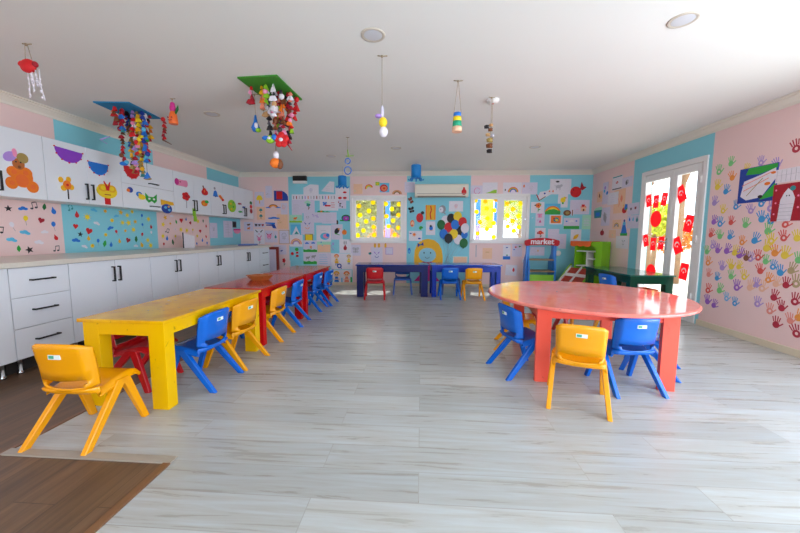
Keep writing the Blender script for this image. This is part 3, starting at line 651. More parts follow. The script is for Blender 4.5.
t = thing('wall_box', 'black box on a white base high on the cyan part of the back wall', 'box', ((c0.x + c1.x) / 2, D - 0.002, c1.z)); w = (c1.x - c0.x) / 2; h = c0.z - c1.z
mb = MB(); mb.box(-w, -0.09, 0.06, w, 0, h, MATS['plastic_black']); mb.build('cover', t, bevel=0.004); mb = MB(); mb.box(-w, -0.085, 0, w, 0, 0.058, MATS['plastic_white']); mb.build('base', t, bevel=0.004)
c = on_y(524, 260.5, D); mb = MB(); mb.box(-0.045, -0.012, -0.045, 0.045, 0, 0.045, MATS['plastic_white']); mb.box(-0.02, -0.016, -0.02, 0.02, -0.012, 0.02, MATS['ac_slot']); o = mb.build('wall_socket', loc=(c.x, D - 0.001, c.z), bevel=0.003); tag(o, 'white wall socket low on the pink wall left of the market stall', 'socket')
# blue folder, leaning sheet, standing red board at the end of the cabinets
t = thing('folder', 'blue folder lying on the far end of the worktop', 'folder', (-3.66, 6.8, 0.95), 0.0); mb = MB(); mb.box(-0.13, -0.16, 0, 0.13, 0.16, 0.012, P('dblue')); mb.build('cover', t); mb = MB(); mb.box(-0.12, -0.15, 0.012, 0.12, 0.15, 0.02, P('white')); mb.build('sheets', t); mb = MB(); mb.box(-0.13, -0.16, 0.02, 0.13, 0.16, 0.028, P('blue')); mb.build('cover', t)
t = thing('folded_card', 'white folded card standing on the worktop under the pink backsplash', 'card', (-3.95, 5.28, 0.95), 0.25)
for s in (-1, 1):
    mb = MB(); mb.hexa([(-0.004, 0, 0), (0, 0, 0), (s * 0.075, s * 0.0 + 0.25, 0), (s * 0.075 - 0.004, 0.25, 0)], [(-0.004, 0, 0.25), (0, 0, 0.25), (s * 0.075, 0.25, 0.2), (s * 0.075 - 0.004, 0.25, 0.2)], P('white')); mb.build('leaf', t)
mb = MB(); mb.box(-0.008, -0.012, 0, 0.006, 0.0, 0.26, P('dgrey')); mb.build('spine', t)
t = thing('framed_board', 'white board in a dark red frame standing between the cabinets and the back wall', 'board', (-3.66, 7.36, 0), 0.0)
mb = MB(); mb.box(-0.3, -0.01, 0.1, 0.36, 0.01, 0.84, P('lav')); mb.build('panel', t)
mb = MB(); R2 = MATS['red_brown_wood']; mb.box(0.36, -0.025, 0, 0.41, 0.025, 0.9, R2); mb.box(-0.35, -0.025, 0, -0.3, 0.025, 0.9, R2); mb.box(-0.3, -0.025, 0.84, 0.36, 0.025, 0.9, R2); mb.box(-0.3, -0.025, 0.05, 0.36, 0.025, 0.1, R2); mb.build('frame', t)

# ================================================================== CEILING
def downlight(label, u, v):
    c = on_z(u, v, H); t = thing('downlight', label, 'ceiling light', (c.x, c.y, H), 0, 'recessed ceiling lights')
    mb = MB(); mb.lathe([(0.066, -0.003), (0.074, -0.007), (0.086, -0.004), (0.088, 0)], MATS['lamp_ring'], 40); mb.build('ring', t)
    mb = MB(); mb.lathe([(0.02, -0.0045), (0.06, -0.004), (0.067, -0.0025)], MATS['lamp_diffuser'], 40); mb.build('diffuser', t)
downlight('round recessed ceiling light above the middle of the room', 373, 35); downlight('round recessed ceiling light at the upper right', 683, 20); downlight('round recessed ceiling light between the two hanging boards', 212, 114)
downlight('faint recessed ceiling light near the back wall, right of the blue figure-of-eight wire', 396, 148); downlight('faint recessed ceiling light near the back wall, above the right window', 535, 147); downlight('faint recessed ceiling light near the back wall, left of the blue figure-of-eight wire', 331, 156)
# ================================================================== FLAT PAPER, FELT AND PAINT
def frame_of(plane):
    """plane name -> (point function from photo-calibrated measurements, local axes on the real surface)"""
    if plane == 'back': return (lambda u, v: on_y(u, v, D)), Vector((1, 0, 0)), Vector((0, 0, 1)), Vector((0, -1, 0))
    if plane == 'right': return (lambda u, v: on_x(u, v, XR)), Vector((0, -1, 0)), Vector((0, 0, 1)), Vector((-1, 0, 0))
    if plane == 'left': return (lambda u, v: on_x(u, v, XL)), Vector((0, 1, 0)), Vector((0, 0, 1)), Vector((1, 0, 0))
    if plane == 'upper': return (lambda u, v: on_x(u, v, XU)), Vector((0, 1, 0)), Vector((0, 0, 1)), Vector((1, 0, 0))
    if plane == 'doorglass': return (lambda u, v: on_x(u, v, XR + 0.028)), Vector((0, -1, 0)), Vector((0, 0, 1)), Vector((-1, 0, 0))
    if plane == 'winglass': return (lambda u, v: on_y(u, v, D + 0.030)), Vector((1, 0, 0)), Vector((0, 0, 1)), Vector((0, -1, 0))
def ell(cx, cy, rx, ry, rot=0, n=18): c, s = math.cos(rot), math.sin(rot); return [(cx + rx * math.cos(2 * PI * k / n) * c - ry * math.sin(2 * PI * k / n) * s, cy + rx * math.cos(2 * PI * k / n) * s + ry * math.sin(2 * PI * k / n) * c) for k in range(n)]
def band(cx, cy, r1, r0, a0, a1, n=14): a = [a0 + (a1 - a0) * k / n for k in range(n + 1)]; return [(cx + r1 * math.cos(t), cy + r1 * math.sin(t)) for t in a] + [(cx + r0 * math.cos(t), cy + r0 * math.sin(t)) for t in a[::-1]]
def seg(x0, y0, x1, y1, w): dx, dy = x1 - x0, y1 - y0; l = math.hypot(dx, dy) or 1; nx, ny = -dy / l * w / 2, dx / l * w / 2; return [(x0 + nx, y0 + ny), (x0 - nx, y0 - ny), (x1 - nx, y1 - ny), (x1 + nx, y1 + ny)]
def rct(x0, y0, x1, y1): return [(x0, y0), (x1, y0), (x1, y1), (x0, y1)]
# small drawn motifs: return lists of (outline, colour); coordinates in units of the motif's own size, centred at 0
def M_(shapes, cx, cy, s, rot=0.0, sy=None):
    c, n = math.cos(rot), math.sin(rot); sy = sy or s; return [([(cx + (x * c - y * n) * s, cy + (x * n + y * c) * sy) for x, y in p], col) for p, col in shapes]
def rainbow(cols=('red', 'orange', 'yellow', 'green', 'blue', 'purple')): k = len(cols); return [(band(0, -0.5, 1 - i * 0.55 / k, 1 - (i + 1) * 0.55 / k, 0, PI), c) for i, c in enumerate(cols)]
def flower(c='red', m='yellow', stem='green'):
    q = [(seg(0, -1, 0, 0, 0.13), stem), (ell(0.22, -0.55, 0.25, 0.1, 0.5), stem)] if stem else []
    return q + [(ell(0.3 * math.cos(a), 0.3 * math.sin(a) + 0.3, 0.26, 0.26, 0, 10), c) for a in [2 * PI * k / 5 for k in range(5)]] + [(ell(0, 0.3, 0.18, 0.18, 0, 10), m)]
def cloud(c='blue'): return [(ell(-0.5, 0, 0.5, 0.35), c), (ell(0.5, 0, 0.5, 0.32), c), (ell(0, 0.18, 0.5, 0.42), c)]
def balloon(c): return [(seg(0, -0.5, 0.25, -1.5, 0.07), 'grey'), (ell(0, 0.1, 0.45, 0.58), c), ([(-0.12, -0.6), (0.12, -0.6), (0, -0.42)], c)]
def heart(c='red'): return [([(0, -0.9), (0.85, 0.1), (0.8, 0.6), (0.45, 0.8), (0.1, 0.65), (0, 0.45), (-0.1, 0.65), (-0.45, 0.8), (-0.8, 0.6), (-0.85, 0.1)], c)]
def star(c='yellow', n=5): return [([((1 if k % 2 == 0 else 0.42) * math.sin(PI * k / n), (1 if k % 2 == 0 else 0.42) * math.cos(PI * k / n)) for k in range(2 * n)], c)]
def leaf(c='green'): return [([(0, -1), (0.5, -0.2), (0.35, 0.5), (0, 1), (-0.35, 0.5), (-0.5, -0.2)], c)]
def note(c='black'): return [(ell(-0.35, -0.6, 0.3, 0.22), c), (ell(0.55, -0.45, 0.3, 0.22), c), (seg(-0.1, -0.6, -0.1, 0.7, 0.12), c), (seg(0.8, -0.45, 0.8, 0.85, 0.12), c), (seg(-0.1, 0.65, 0.82, 0.8, 0.22), c)]
def drop(c): return [(ell(0, -0.15, 0.5, 0.6), c), ([(-0.3, 0.25), (0.3, 0.25), (0, 1)], c)]
def fish(c, e='white'): return [(ell(-0.1, 0, 0.65, 0.55), c), ([(0.4, 0.0), (1, 0.65), (0.85, 0), (1, -0.5)], c), (ell(-0.4, 0.15, 0.09, 0.09, 0, 8), e)]
def butterfly(c, d='black'): return [(ell(0.45, 0.4, 0.45, 0.35, 0.6), c), (ell(-0.45, 0.4, 0.45, 0.35, -0.6), c), (ell(0.4, -0.35, 0.35, 0.3), c), (ell(-0.4, -0.35, 0.35, 0.3), c), (ell(0, 0, 0.1, 0.75), d)]
def child(c, hair='brown', skin='peach'): return [(seg(-0.12, -1, -0.12, -0.5, 0.12), 'dblue'), (seg(0.12, -1, 0.12, -0.5, 0.12), 'dblue'), ([(-0.35, -0.6), (0.35, -0.6), (0.18, 0.15), (-0.18, 0.15)], c), (seg(-0.5, -0.2, 0.5, -0.2, 0.12), skin), (ell(0, 0.5, 0.36, 0.36), skin), (band(0, 0.52, 0.44, 0.25, 0, PI), hair), (ell(-0.12, 0.48, 0.05, 0.06, 0, 8), 'black'), (ell(0.12, 0.48, 0.05, 0.06, 0, 8), 'black')]
def catface(c='black', p='pink'): return [(seg(-0.8, 0.75, -0.35, 0.3, 0.16), c), (seg(0.8, 0.75, 0.35, 0.3, 0.16), c), (ell(-0.4, 0.35, 0.16, 0.1), c), (ell(0.4, 0.35, 0.16, 0.1), c), (ell(0, -0.1, 0.14, 0.1), p), (band(0, -0.4, 0.55, 0.42, PI, 2 * PI), p)]
def tree(c='green', t='brown'): return [(seg(0, -1, 0, 0, 0.22), t), (ell(0, 0.35, 0.6, 0.55), c), (ell(-0.4, 0.1, 0.35, 0.35), c), (ell(0.4, 0.1, 0.35, 0.35), c)]
def house(c='red', w='orange'): return [(rct(-0.6, -0.8, 0.6, 0.1), w), ([(-0.8, 0.1), (0.8, 0.1), (0, 0.85)], c), (rct(-0.15, -0.8, 0.2, -0.25), 'brown')]
def grass(c='green'): return [([(-1, -1), (1, -1), (1, -0.62), (0.6, -0.5), (0.2, -0.62), (-0.2, -0.48), (-0.6, -0.6), (-1, -0.5)], c)]
def sun(c='yellow'): return [(seg(0, 0, math.cos(a), math.sin(a), 0.1), c) for a in [2 * PI * k / 8 for k in range(8)]] + [(ell(0, 0, 0.55, 0.55), c)]
def animal(c): return [(ell(0, 0, 0.6, 0.38), c), (ell(0.62, 0.25, 0.28, 0.26), c), (seg(-0.4, -0.2, -0.4, -0.75, 0.16), c), (seg(0.35, -0.2, 0.35, -0.75, 0.16), c), (seg(-0.55, 0.1, -0.9, 0.3, 0.08), c)]
def scribble(c, seed=1, n=7, w=0.07):
    r = random.Random(seed); p = [(r.uniform(-0.8, 0.8), r.uniform(-0.8, 0.8))]
    for k in range(n): p.append((max(-0.9, min(0.9, p[-1][0] + r.uniform(-0.7, 0.7))), max(-0.9, min(0.9, p[-1][1] + r.uniform(-0.7, 0.7)))))
    return [(seg(*a, *b, w), c) for a, b in zip(p, p[1:])]
def lines(c, n=4, w=0.08, seed=3): r = random.Random(seed); return [(seg(-0.8, 0.7 - 1.4 * k / max(1, n - 1), 0.2 + 0.6 * r.random(), 0.7 - 1.4 * k / max(1, n - 1), w), c) for k in range(n)]
def dots(cs, seed=5, r=0.14): g = random.Random(seed); return [(ell(g.uniform(-0.75, 0.75), g.uniform(-0.75, 0.75), r, r, 0, 10), c) for c in cs]
def sketch(c='lgrey', seed=2): return [(ell(0, 0.2, 0.5, 0.5), c), (ell(0, 0.2, 0.43, 0.43), 'lav'), (seg(-0.2, 0.3, -0.1, 0.3, 0.08), c), (seg(0.1, 0.3, 0.2, 0.3, 0.08), c), (band(0, 0.15, 0.25, 0.19, PI, 2 * PI), c), (seg(0, -0.25, 0, -0.8, 0.06), c), (seg(-0.4, -0.45, 0.4, -0.45, 0.06), c)]

LAYER = [0]
def flat(name, plane, c, outline, paper, shapes, label=None, cat='drawing', group=None, parent=None, lift=None, tilt=0.0, thick=0.0012, step=0.0003, single=False):
    """a thin sheet with what is drawn on it; outline/shapes in metres about the centre c (a world point on the surface)"""
    fn, ax, ay, az = frame_of(plane)
    if lift is None: LAYER[0] = (LAYER[0] + 1) % 8; lift = 0.0006 + LAYER[0] * 0.0009
    mb = MB(); z = thick
    back = -0.0004 - lift if lift < 0.01 else 0.0      # the sheet's back touches the surface
    if outline: mb.prism(outline, back, thick, paper)
    lays = []
    for k, (p, col) in enumerate(shapes):
        if single: mb.add([(x, y, step * k) for x, y in p], [tuple(range(len(p)))], col); continue
        mb.prism(p, back if not outline else thick - 0.0002, z + step * (1 + k % 14 if len(shapes) < 15 else 1 + k * 12.0 / len(shapes)), col)
    o = mb.build(name, parent)
    mt = Matrix(((ax.x, ay.x, az.x, c.x + az.x * lift), (ax.y, ay.y, az.y, c.y + az.y * lift), (ax.z, ay.z, az.z, c.z + az.z * lift), (0, 0, 0, 1))) @ Matrix.Rotation(tilt, 4, 'Z')
    o.matrix_world = mt
    if label: tag(o, label, cat, group)
    return o
def span(plane, u0, v0, u1, v1):
    fn, ax, ay, az = frame_of(plane); a, b = fn(u0, (v0 + v1) / 2), fn(u1, (v0 + v1) / 2); c = (a + b) / 2; um = (u0 + u1) / 2
    w = abs((b - a).dot(ax)); h = fn(um, v0).z - fn(um, v1).z; return fn(um, (v0 + v1) / 2) * 0.5 + c * 0.5, w, h
def sheet(plane, box, label, paper, motifs, name='pinned_picture', cat='drawing', group=None, tilt=0.0, cut=None):
    """motifs: (shapes, x, y, size) with x, y in -1..1 of the sheet and size a fraction of its smaller half side"""
    if plane == 'back' and 288 < box[0] < 352: box = (box[0] - 0.6, box[1] - 0.6, box[2] + 0.6, box[3] + 0.6)
    c, w, h = span(plane, *box); hw, hh = w / 2, h / 2; s = min(hw, hh); sh = []
    for mo in motifs:
        shapes, x, y, k = mo[:4]; sh += M_(shapes, x * hw, y * hh, (hw if k == 'w' else k * s), mo[4] if len(mo) > 4 else 0.0, (hh if k == 'w' else None))
    out = None if paper is None else ([(x * hw, y * hh) for x, y in cut] if cut else rct(-hw, -hh, hw, hh))
    return flat(name, plane, c, out, paper, sh, label, cat, group, tilt=tilt)
def cutout(plane, box, label, shapes, cat='paper cut-out', name='paper_cutout', tilt=0.0, group=None):
    """a shape cut out of paper: shapes in -1..1 of the box"""
    c, w, h = span(plane, *box); return flat(name, plane, c, None, None, M_(shapes, 0, 0, w / 2, 0, h / 2), label, cat, group, tilt=tilt, thick=0.002)

# ------------------------------------------------------------------ back wall, left pink strip
B = 'back'
sheet(B, (255, 192, 264, 206.5), 'white sheet with a yellow tree beside the last wall cabinet', 'lav', [(tree('yellow', 'gold'), 0, 0, 0.95)])
sheet(B, (265.5, 186, 272, 198), 'pale sheet with faint pencil lines high on the left pink strip', 'lav', [(scribble('khaki', 4, 4, 0.05), 0, 0, 0.8)])
sheet(B, (274, 190.7, 288, 200.8), 'blue card with a red square and one rounded corner', 'dblue', [([(rct(-0.5, -0.75, 0.35, 0.8), 'red')], -0.15, 0.05, 'w')], cut=[(-1, -1), (1, -1), (1, -0.2), (0.85, 0.3), (0.5, 0.75), (0.1, 1), (-1, 1)])
cutout(B, (265.5, 202.5, 281, 209), 'paper rainbow resting on two blue clouds on the left pink strip', M_(rainbow(('brown', 'orange', 'gold', 'salmon')), 0, -0.1, 0.62, 0, 1.1) + M_(cloud('blue'), -0.65, -0.6, 0.33, 0, 0.4) + M_(cloud('blue'), 0.65, -0.6, 0.33, 0, 0.4))
sheet(B, (257, 207, 265, 220), 'sheet with two little potted plants, one above the other', 'peach', [(tree('teal', 'brown'), 0, 0.45, 0.55), (tree('teal', 'brown'), 0, -0.45, 0.55)])
sheet(B, (281, 203, 287.5, 214.5), 'pale sheet with an orange face near the cyan edge', 'lav', [(sketch('salmon'), 0, 0.2, 0.9), (dots(['orange', 'gold', 'salmon'], 8), 0, 0.3, 0.8)])
cutout(B, (268, 216, 280, 220.5), 'blue paper cloud strip under the paper rainbow', cloud('blue'))
cutout(B, (265.5, 222, 277, 228.5), 'blue paper plane shape above the two cat faces', [([(-1, 0.9), (0.7, 0.8), (0.6, 0.2), (-1, 0.5)], 'blue'), ([(-0.9, 0.2), (0.6, 0.3), (0.9, -1), (0.3, -0.9), (0.1, -0.2), (-0.9, -0.1)], 'dblue')])
sheet(B, (244, 222, 253, 231), 'card with two small brown bears beside the last wall cabinet', 'lav', [(animal('brown'), 0, 0.4, 0.5), (animal('orange'), 0, -0.4, 0.5)])
sheet(B, (254, 223, 265, 227.3), 'narrow strip with black and red birds', 'lav', [(butterfly('black'), -0.6, 0, 0.8), (butterfly('dgrey'), 0, 0, 0.7), (heart('crimson'), 0.6, 0, 0.7)])
sheet(B, (254, 229, 264.5, 244), 'white sheet with a black-eyed cat face and a pink flower', 'white', [(catface('black', 'magenta'), 0, 0.4, 0.85), (flower('pink', 'magenta', 'grey'), 0, -0.5, 0.65)])
sheet(B, (265, 230.5, 273.5, 242.5), 'white sheet with a round pink face right of the cat face', 'lav', [([(ell(0, 0, 0.7, 0.6), 'pink')] + catface('crimson', 'magenta'), 0, 0.1, 0.8)])
sheet(B, (274, 231, 277.5, 242.5), 'narrow slip with a teal figure', 'lav', [(drop('teal'), 0, 0, 1.2)])
sheet(B, (279, 230, 289.5, 244), 'pencil sketch of a bear in a thin tan border', 'tan', [([(rct(-0.9, -0.92, 0.9, 0.92), 'lav')], 0, 0, 'w'), (sketch('grey'), 0, 0.1, 0.9)])
sheet(B, (274, 245, 286.5, 254.5), 'lilac sheet with a small dark car under the pencil bear', 'lav', [(animal('dblue'), 0.2, -0.2, 0.35), (lines('lgrey', 3), 0, 0.3, 0.6)])
cutout(B, (281, 257.5, 287, 266), 'red paper poppy low on the left pink strip', flower('red', 'crimson', 'dgreen'))
sheet(B, (277, 214, 288, 229), 'cream sheet with pale drawings beside the blue cloud strip', 'peach', [(scribble('tan', 9, 6, 0.04), 0, 0, 0.9)])
# left cyan strip
sheet(B, (304, 185, 318, 195), 'white house-shaped paper under the ceiling on the left cyan strip', 'white', [(sketch('lgrey'), 0, -0.1, 0.6)], cut=[(-1, -1), (1, -1), (1, 0.9), (-0.1, 1), (-1, 0.4)])
sheet(B, (321.8, 182, 333.8, 192), 'white triangular folded paper under the ceiling', 'white', [(lines('lgrey', 3, 0.05), 0.1, -0.3, 0.5)], cut=[(-1, -0.75), (0.9, -1), (1, 0.9), (0.3, 1)])
sheet(B, (292.5, 195, 336, 200), 'long white strip with a row of small coloured letters', 'white', [([(rct(-0.94 + k * 0.13, -0.5, -0.9 + k * 0.13, 0.5), ['grey', 'crimson', 'lgrey', 'teal', 'lilac', 'orange', 'lgrey'][k % 7]) for k in range(15)], 0, 0, 'w')])
sheet(B, (292.5, 200.5, 301.5, 215.5), 'pale sheet with faint pencil lines under the left end of the letter strip', 'lav', [(lines('lgrey', 6, 0.04), 0, 0, 0.9)])
sheet(B, (301.5, 200.5, 314, 212.5), 'sheet with a green sprout under the letter strip', 'lav', [(flower('teal', 'green', 'brown'), 0.1, 0.1, 0.6), (cloud('mint'), 0, 0.6, 0.5)])
sheet(B, (320.5, 201, 337.5, 210), 'white certificate with a blue bird and red lines of text', 'white', [(butterfly('blue', 'dblue'), -0.45, 0.3, 0.5), (lines('red', 3, 0.16), 0.5, 0.1, 0.6), (lines('red', 1, 0.3), 0, -0.75, 1.0)])
sheet(B, (336, 188, 348.7, 200), 'white sheet with two pairs of red lips under the blue octopus', 'white', [([(ell(0, 0, 1, 0.5), 'red')], 0.35, 0.25, 0.3), ([(ell(0, 0, 1, 0.6), 'red')], -0.35, -0.6, 0.3), ([(ell(0, 0, 1, 0.6), 'red')], 0.35, -0.6, 0.3)])
sheet(B, (337.5, 200.5, 345.5, 208), 'sheet with scattered black hearts', 'lav', [(dots(['black', 'dgrey', 'black', 'crimson', 'black'], 3, 0.18), 0, 0, 0.95)])
cutout(B, (316.5, 209.5, 330.5, 213.5), 'strip of green paper grass under the certificate', [([(-1, -1), (1, -1), (0.9, -0.2), (0.5, 0.1), (0.2, -0.2), (-0.1, 0.5), (-0.35, 1), (-0.55, 0.3), (-0.8, 0.4)], 'green'), (ell(-0.3, 0, 0.12, 0.5), 'orange')])
cutout(B, (340, 214.5, 352, 221.5), 'green paper snail with a rainbow shell beside the left window', [(rct(-1, -0.9, 1, -0.5), 'green'), (ell(0, 0, 0.75, 0.95), 'dgreen'), (ell(0, -0.1, 0.55, 0.7), 'purple'), (ell(0.02, -0.1, 0.35, 0.45), 'magenta'), (ell(0.05, -0.1, 0.15, 0.2), 'sky'), (ell(0.9, -0.4, 0.14, 0.3), 'green')])
cutout(B, (336, 220, 338.5, 224.5), 'small dark paper beetle left of the paper snail', [(ell(0, 0, 0.8, 1), 'black'), (seg(-1, 0.4, 1, -0.4, 0.2), 'brown')])
sheet(B, (304.5, 213, 322.5, 222), 'wide sheet with purple ballpoint scribbles', 'lav', [(scribble('purple', 11, 7, 0.05), 0.3, 0, 0.9), (scribble('dgrey', 12, 5, 0.05), -0.5, 0.1, 0.6)])
sheet(B, (322.5, 213, 336, 223), 'wide blank-looking sheet with faint pencil strokes right of the purple scribbles', 'lav', [(lines('lgrey', 4, 0.04), 0, 0, 0.8)])
sheet(B, (290, 215.5, 301.5, 222), 'mint sheet with an orange animal on grass', 'mint', [(animal('orange'), -0.1, 0.1, 0.7), (grass('lime'), 0, 0, 'w')])
sheet(B, (301.5, 221.5, 313.5, 234), 'white sheet with blue stick faces above the yellow card', 'lav', [(catface('dblue', 'salmon'), 0, 0.35, 0.6), (lines('peach', 3), 0, -0.5, 0.7)])
cutout(B, (291, 224.5, 301, 236.5), 'blue paper square with a white mountain', [(rct(-1, -1, 1, 1), 'sky'), ([(-0.8, -0.7), (0.8, -0.7), (0.05, 0.75)], 'white'), ([(-0.35, -0.6), (0.6, -0.6), (0.1, -0.1)], 'teal')])
sheet(B, (305.5, 234.5, 312.5, 241), 'small yellow-green card below the blue stick faces', 'khaki', [([(rct(-0.8, -0.75, 0.8, 0.8), 'yellow')], 0, 0, 'w')])
sheet(B, (290.5, 235.5, 302, 246), 'white sheet with a pastel rainbow', 'white', [(rainbow(('salmon', 'peach', 'tan', 'lilac')), 0, -0.1, 1.0)])
sheet(B, (317, 226, 330.5, 241), 'white sheet with a blue and pink creature', 'white', [([(ell(0, 0, 0.8, 0.6), 'sky'), (ell(0.2, 0.05, 0.5, 0.4), 'pink'), (ell(0.5, 0.2, 0.3, 0.3), 'blue')], 0.15, -0.35, 0.8), (lines('lgrey', 2), 0, 0.7, 0.5)])
sheet(B, (332, 225, 342, 239), 'white sheet with a black toucan', 'lav', [([(ell(0, 0, 0.5, 0.7, -0.6), 'black'), ([(0.2, 0.5), (0.9, 0.55), (0.3, 0.15)], 'orange'), (seg(-0.5, -0.6, 0.6, -0.9, 0.15), 'green')], 0, 0.15, 0.8)])
cutout(B, (342, 229, 346.8, 235), 'round orange paper pumpkin beside the toucan', [(ell(0, -0.1, 1, 0.85), 'orange'), (rct(-0.12, 0.6, 0.12, 1), 'dgreen')])
sheet(B, (304, 241, 316.5, 251.5), 'sheet with two blue clouds over green grass', 'lav', [(cloud('blue'), -0.45, 0.5, 0.35), (cloud('blue'), 0.45, 0.55, 0.35), (grass('green'), 0, 0, 'w'), (flower('salmon', 'yellow', 'green'), 0.1, -0.25, 0.4)])
sheet(B, (317, 242, 331, 252.5), 'sheet with a row of blue marks over a cream field', 'mint', [([(rct(-0.85, -0.85, 0.85, 0.45), 'peach')], 0, 0, 'w'), (dots(['blue', 'blue', 'sky'], 14, 0.12), 0, 0.6, 0.8)])
sheet(B, (290, 246, 302.5, 260), 'pale blue sheet with a green dot and red squares', 'cyan', [([(ell(0.1, 0.55, 0.28, 0.26), 'green'), (rct(-0.05, -0.1, 0.35, 0.2), 'red'), (rct(-0.05, -0.6, 0.35, -0.28), 'red'), (ell(-0.6, -0.1, 0.24, 0.24), 'red')], 0, 0, 0.95)])
sheet(B, (304, 252, 317, 263.5), 'sheet with two grey elephants on green grass', 'lav', [(grass('green'), 0, 0, 'w'), (animal('grey'), -0.4, 0, 0.45), (animal('grey'), 0.4, 0.2, 0.5)])
sheet(B, (317.5, 253, 331, 265.5), 'pale sheet with blue pencil waves above the red chair back', 'lav', [(lines('sky', 5, 0.05), 0, 0, 0.9)])
sheet(B, (331.5, 239.5, 339, 252.5), 'narrow cyan sheet with purple scribbles', 'cyan', [(scribble('lilac', 21, 8, 0.12), 0, 0, 1.0)])
sheet(B, (340, 240, 350.5, 252.5), 'white sheet with a red and grey rabbit', 'white', [(drop('crimson'), 0, -0.2, 0.6), ([(ell(-0.2, 0.6, 0.12, 0.4), 'grey'), (ell(0.2, 0.6, 0.12, 0.4), 'grey')], 0, 0.1, 0.8)])
sheet(B, (332, 254, 352, 269.5), 'large white poster with two children and a round blue letter', 'white', [(child('gold', 'orange'), -0.5, 0.25, 0.7), ([(ell(0, 0, 0.9, 0.9), 'dblue'), (ell(0, 0, 0.45, 0.45), 'white'), (seg(0.2, -0.4, 0.9, -1, 0.35), 'dblue')], -0.25, -0.5, 0.32), (child('yellow', 'tan'), 0.65, 0.3, 0.6)])
sheet(B, (332, 270, 352, 285.5), 'large poster of two children with coloured pencils at the bottom of the wall', 'cyan', [([(rct(-0.93, -0.85, 0.93, 0.93), 'white')], 0, 0, 'w'), (child('blue', 'gold'), -0.5, 0.0, 0.85), (child('salmon', 'orange'), 0.45, 0.0, 0.85), ([(rct(0.8, -0.8, 0.95, 0.1), 'green'), (rct(-0.97, -0.8, -0.85, 0.0), 'sky'), (rct(-0.06, -0.8, 0.06, 0), 'sky')], 0, 0, 'w')])
sheet(B, (351.5, 245.5, 360, 255), 'faint butterfly drawing under the left end of the left window', 'lav', [(butterfly('lgrey', 'grey'), 0, 0, 0.8)])
# pink strip round the left window
sheet(B, (371, 247, 382.5, 263.5), 'white sheet with a violet face under the left window', 'lav', [(catface('purple', 'dblue'), 0, 0.1, 0.6)])
sheet(B, (385.5, 247.5, 393, 254.5), 'small blank lilac sheet under the left window', 'lilac', [([(rct(-0.85, -0.85, 0.9, 0.9), 'lav')], 0, 0, 'w')])
for k, (u, w_) in enumerate(((375, 'leftmost'), (379, 'middle'), (385.5, 'rightmost'))): cutout(B, (u - 1, 243, u + 1, 247.5), w_ + ' of the three orange paper pegs under the left window', [(rct(-1, -1, 1, 0.5), 'gold'), ([(-1, 0.5), (1, 0.5), (0, 1)], 'orange')], group=None)
cutout(B, (368.5, 252, 371.5, 255), 'tiny green paper bug left of the violet face', [(ell(0, 0, 1, 0.8), 'teal'), (ell(0.5, 0.5, 0.4, 0.4), 'black')])
cutout(B, (364.5, 182.5, 372.5, 188.5), 'red and green paper rainbow above the left window', M_(rainbow(('red', 'orange', 'yellow', 'lime')), 0, -0.3, 1.0, 0.25, 1.3))
sheet(B, (375.5, 182, 379.5, 185.5), 'small yellow-green paper above the left window', 'lime', [([(ell(0, 0, 0.6, 0.6), 'yellow')], 0, 0, 'w')])
sheet(B, (379.8, 183, 389.3, 192.3), 'red spiral snail on a blue square above the left window', 'sky', [([(ell(-0.15, -0.1, 0.85, 0.8), 'red'), (ell(-0.1, -0.15, 0.6, 0.55), 'salmon'), (ell(-0.1, -0.15, 0.4, 0.36), 'orange'), (ell(-0.1, -0.15, 0.18, 0.18), 'red')], 0, 0, 'w')])
cutout(B, (392, 188, 402, 194.3), 'brown and green paper rainbow above the right pane of the left window', M_(rainbow(('tan', 'salmon', 'khaki', 'brown')), 0, -0.3, 1.0, 0, 1.35))
sheet(B, (353.5, 184, 362.5, 194), 'pale sheet with faint green lines above the left corner of the left window', 'peach', [(scribble('mint', 31, 5, 0.06), 0, 0, 0.8)])
sheet(B, (404.7, 182, 415, 192.5), 'pale grey sheet under the right blue octopus', 'lav', [(scribble('lgrey', 32, 6, 0.04), 0, 0, 0.8)])
# middle cyan strip
cutout(B, (408.5, 196, 413.5, 205), 'upper brown paper butterfly under the left end of the air conditioner', butterfly('brown', 'red'), tilt=0.5)
cutout(B, (408.2, 206, 414.8, 214), 'lower dark paper butterfly under the left end of the air conditioner', butterfly('black', 'brown'), tilt=0.3)
cutout(B, (416, 211.5, 424.3, 222.5), 'red paper ladybird with a black head', [(ell(-0.1, -0.15, 0.85, 0.85), 'red'), (ell(0.55, 0.75, 0.42, 0.3), 'black'), (seg(-0.5, -0.8, 0.4, 0.5, 0.06), 'crimson')])
sheet(B, (425.5, 205, 435.7, 220), 'yellow card with a red zigzag down the middle', 'gold', [([(seg(0, 0.9, 0.15, 0.3, 0.22), 'red'), (seg(0.15, 0.3, -0.1, -0.2, 0.22), 'red'), (seg(-0.1, -0.2, 0.1, -0.9, 0.22), 'red'), (rct(-0.95, -0.95, -0.75, 0.95), 'orange'), (rct(0.75, -0.95, 0.95, 0.95), 'orange')], 0, 0, 'w')])
cutout(B, (438.5, 205, 446, 214.5), 'grey paper hedgehog with a pale face', [(ell(0.05, 0.1, 0.9, 0.85), 'grey'), (ell(-0.3, 0, 0.6, 0.6), 'white'), (seg(0.4, -0.6, 0.9, -0.9, 0.25), 'grey'), (ell(-0.4, 0.1, 0.1, 0.1), 'black')])
sheet(B, (449, 201, 463, 211.5), 'white sheet with a faint red figure above the balloons', 'white', [(sketch('salmon'), 0, 0, 0.6)])
cutout(B, (410, 220, 414.6, 227), 'small orange paper face left of the ladybird', [(ell(0, 0, 0.9, 1), 'orange'), (ell(0.1, -0.1, 0.6, 0.7), 'peach'), (ell(0, -0.5, 0.4, 0.2), 'red')])
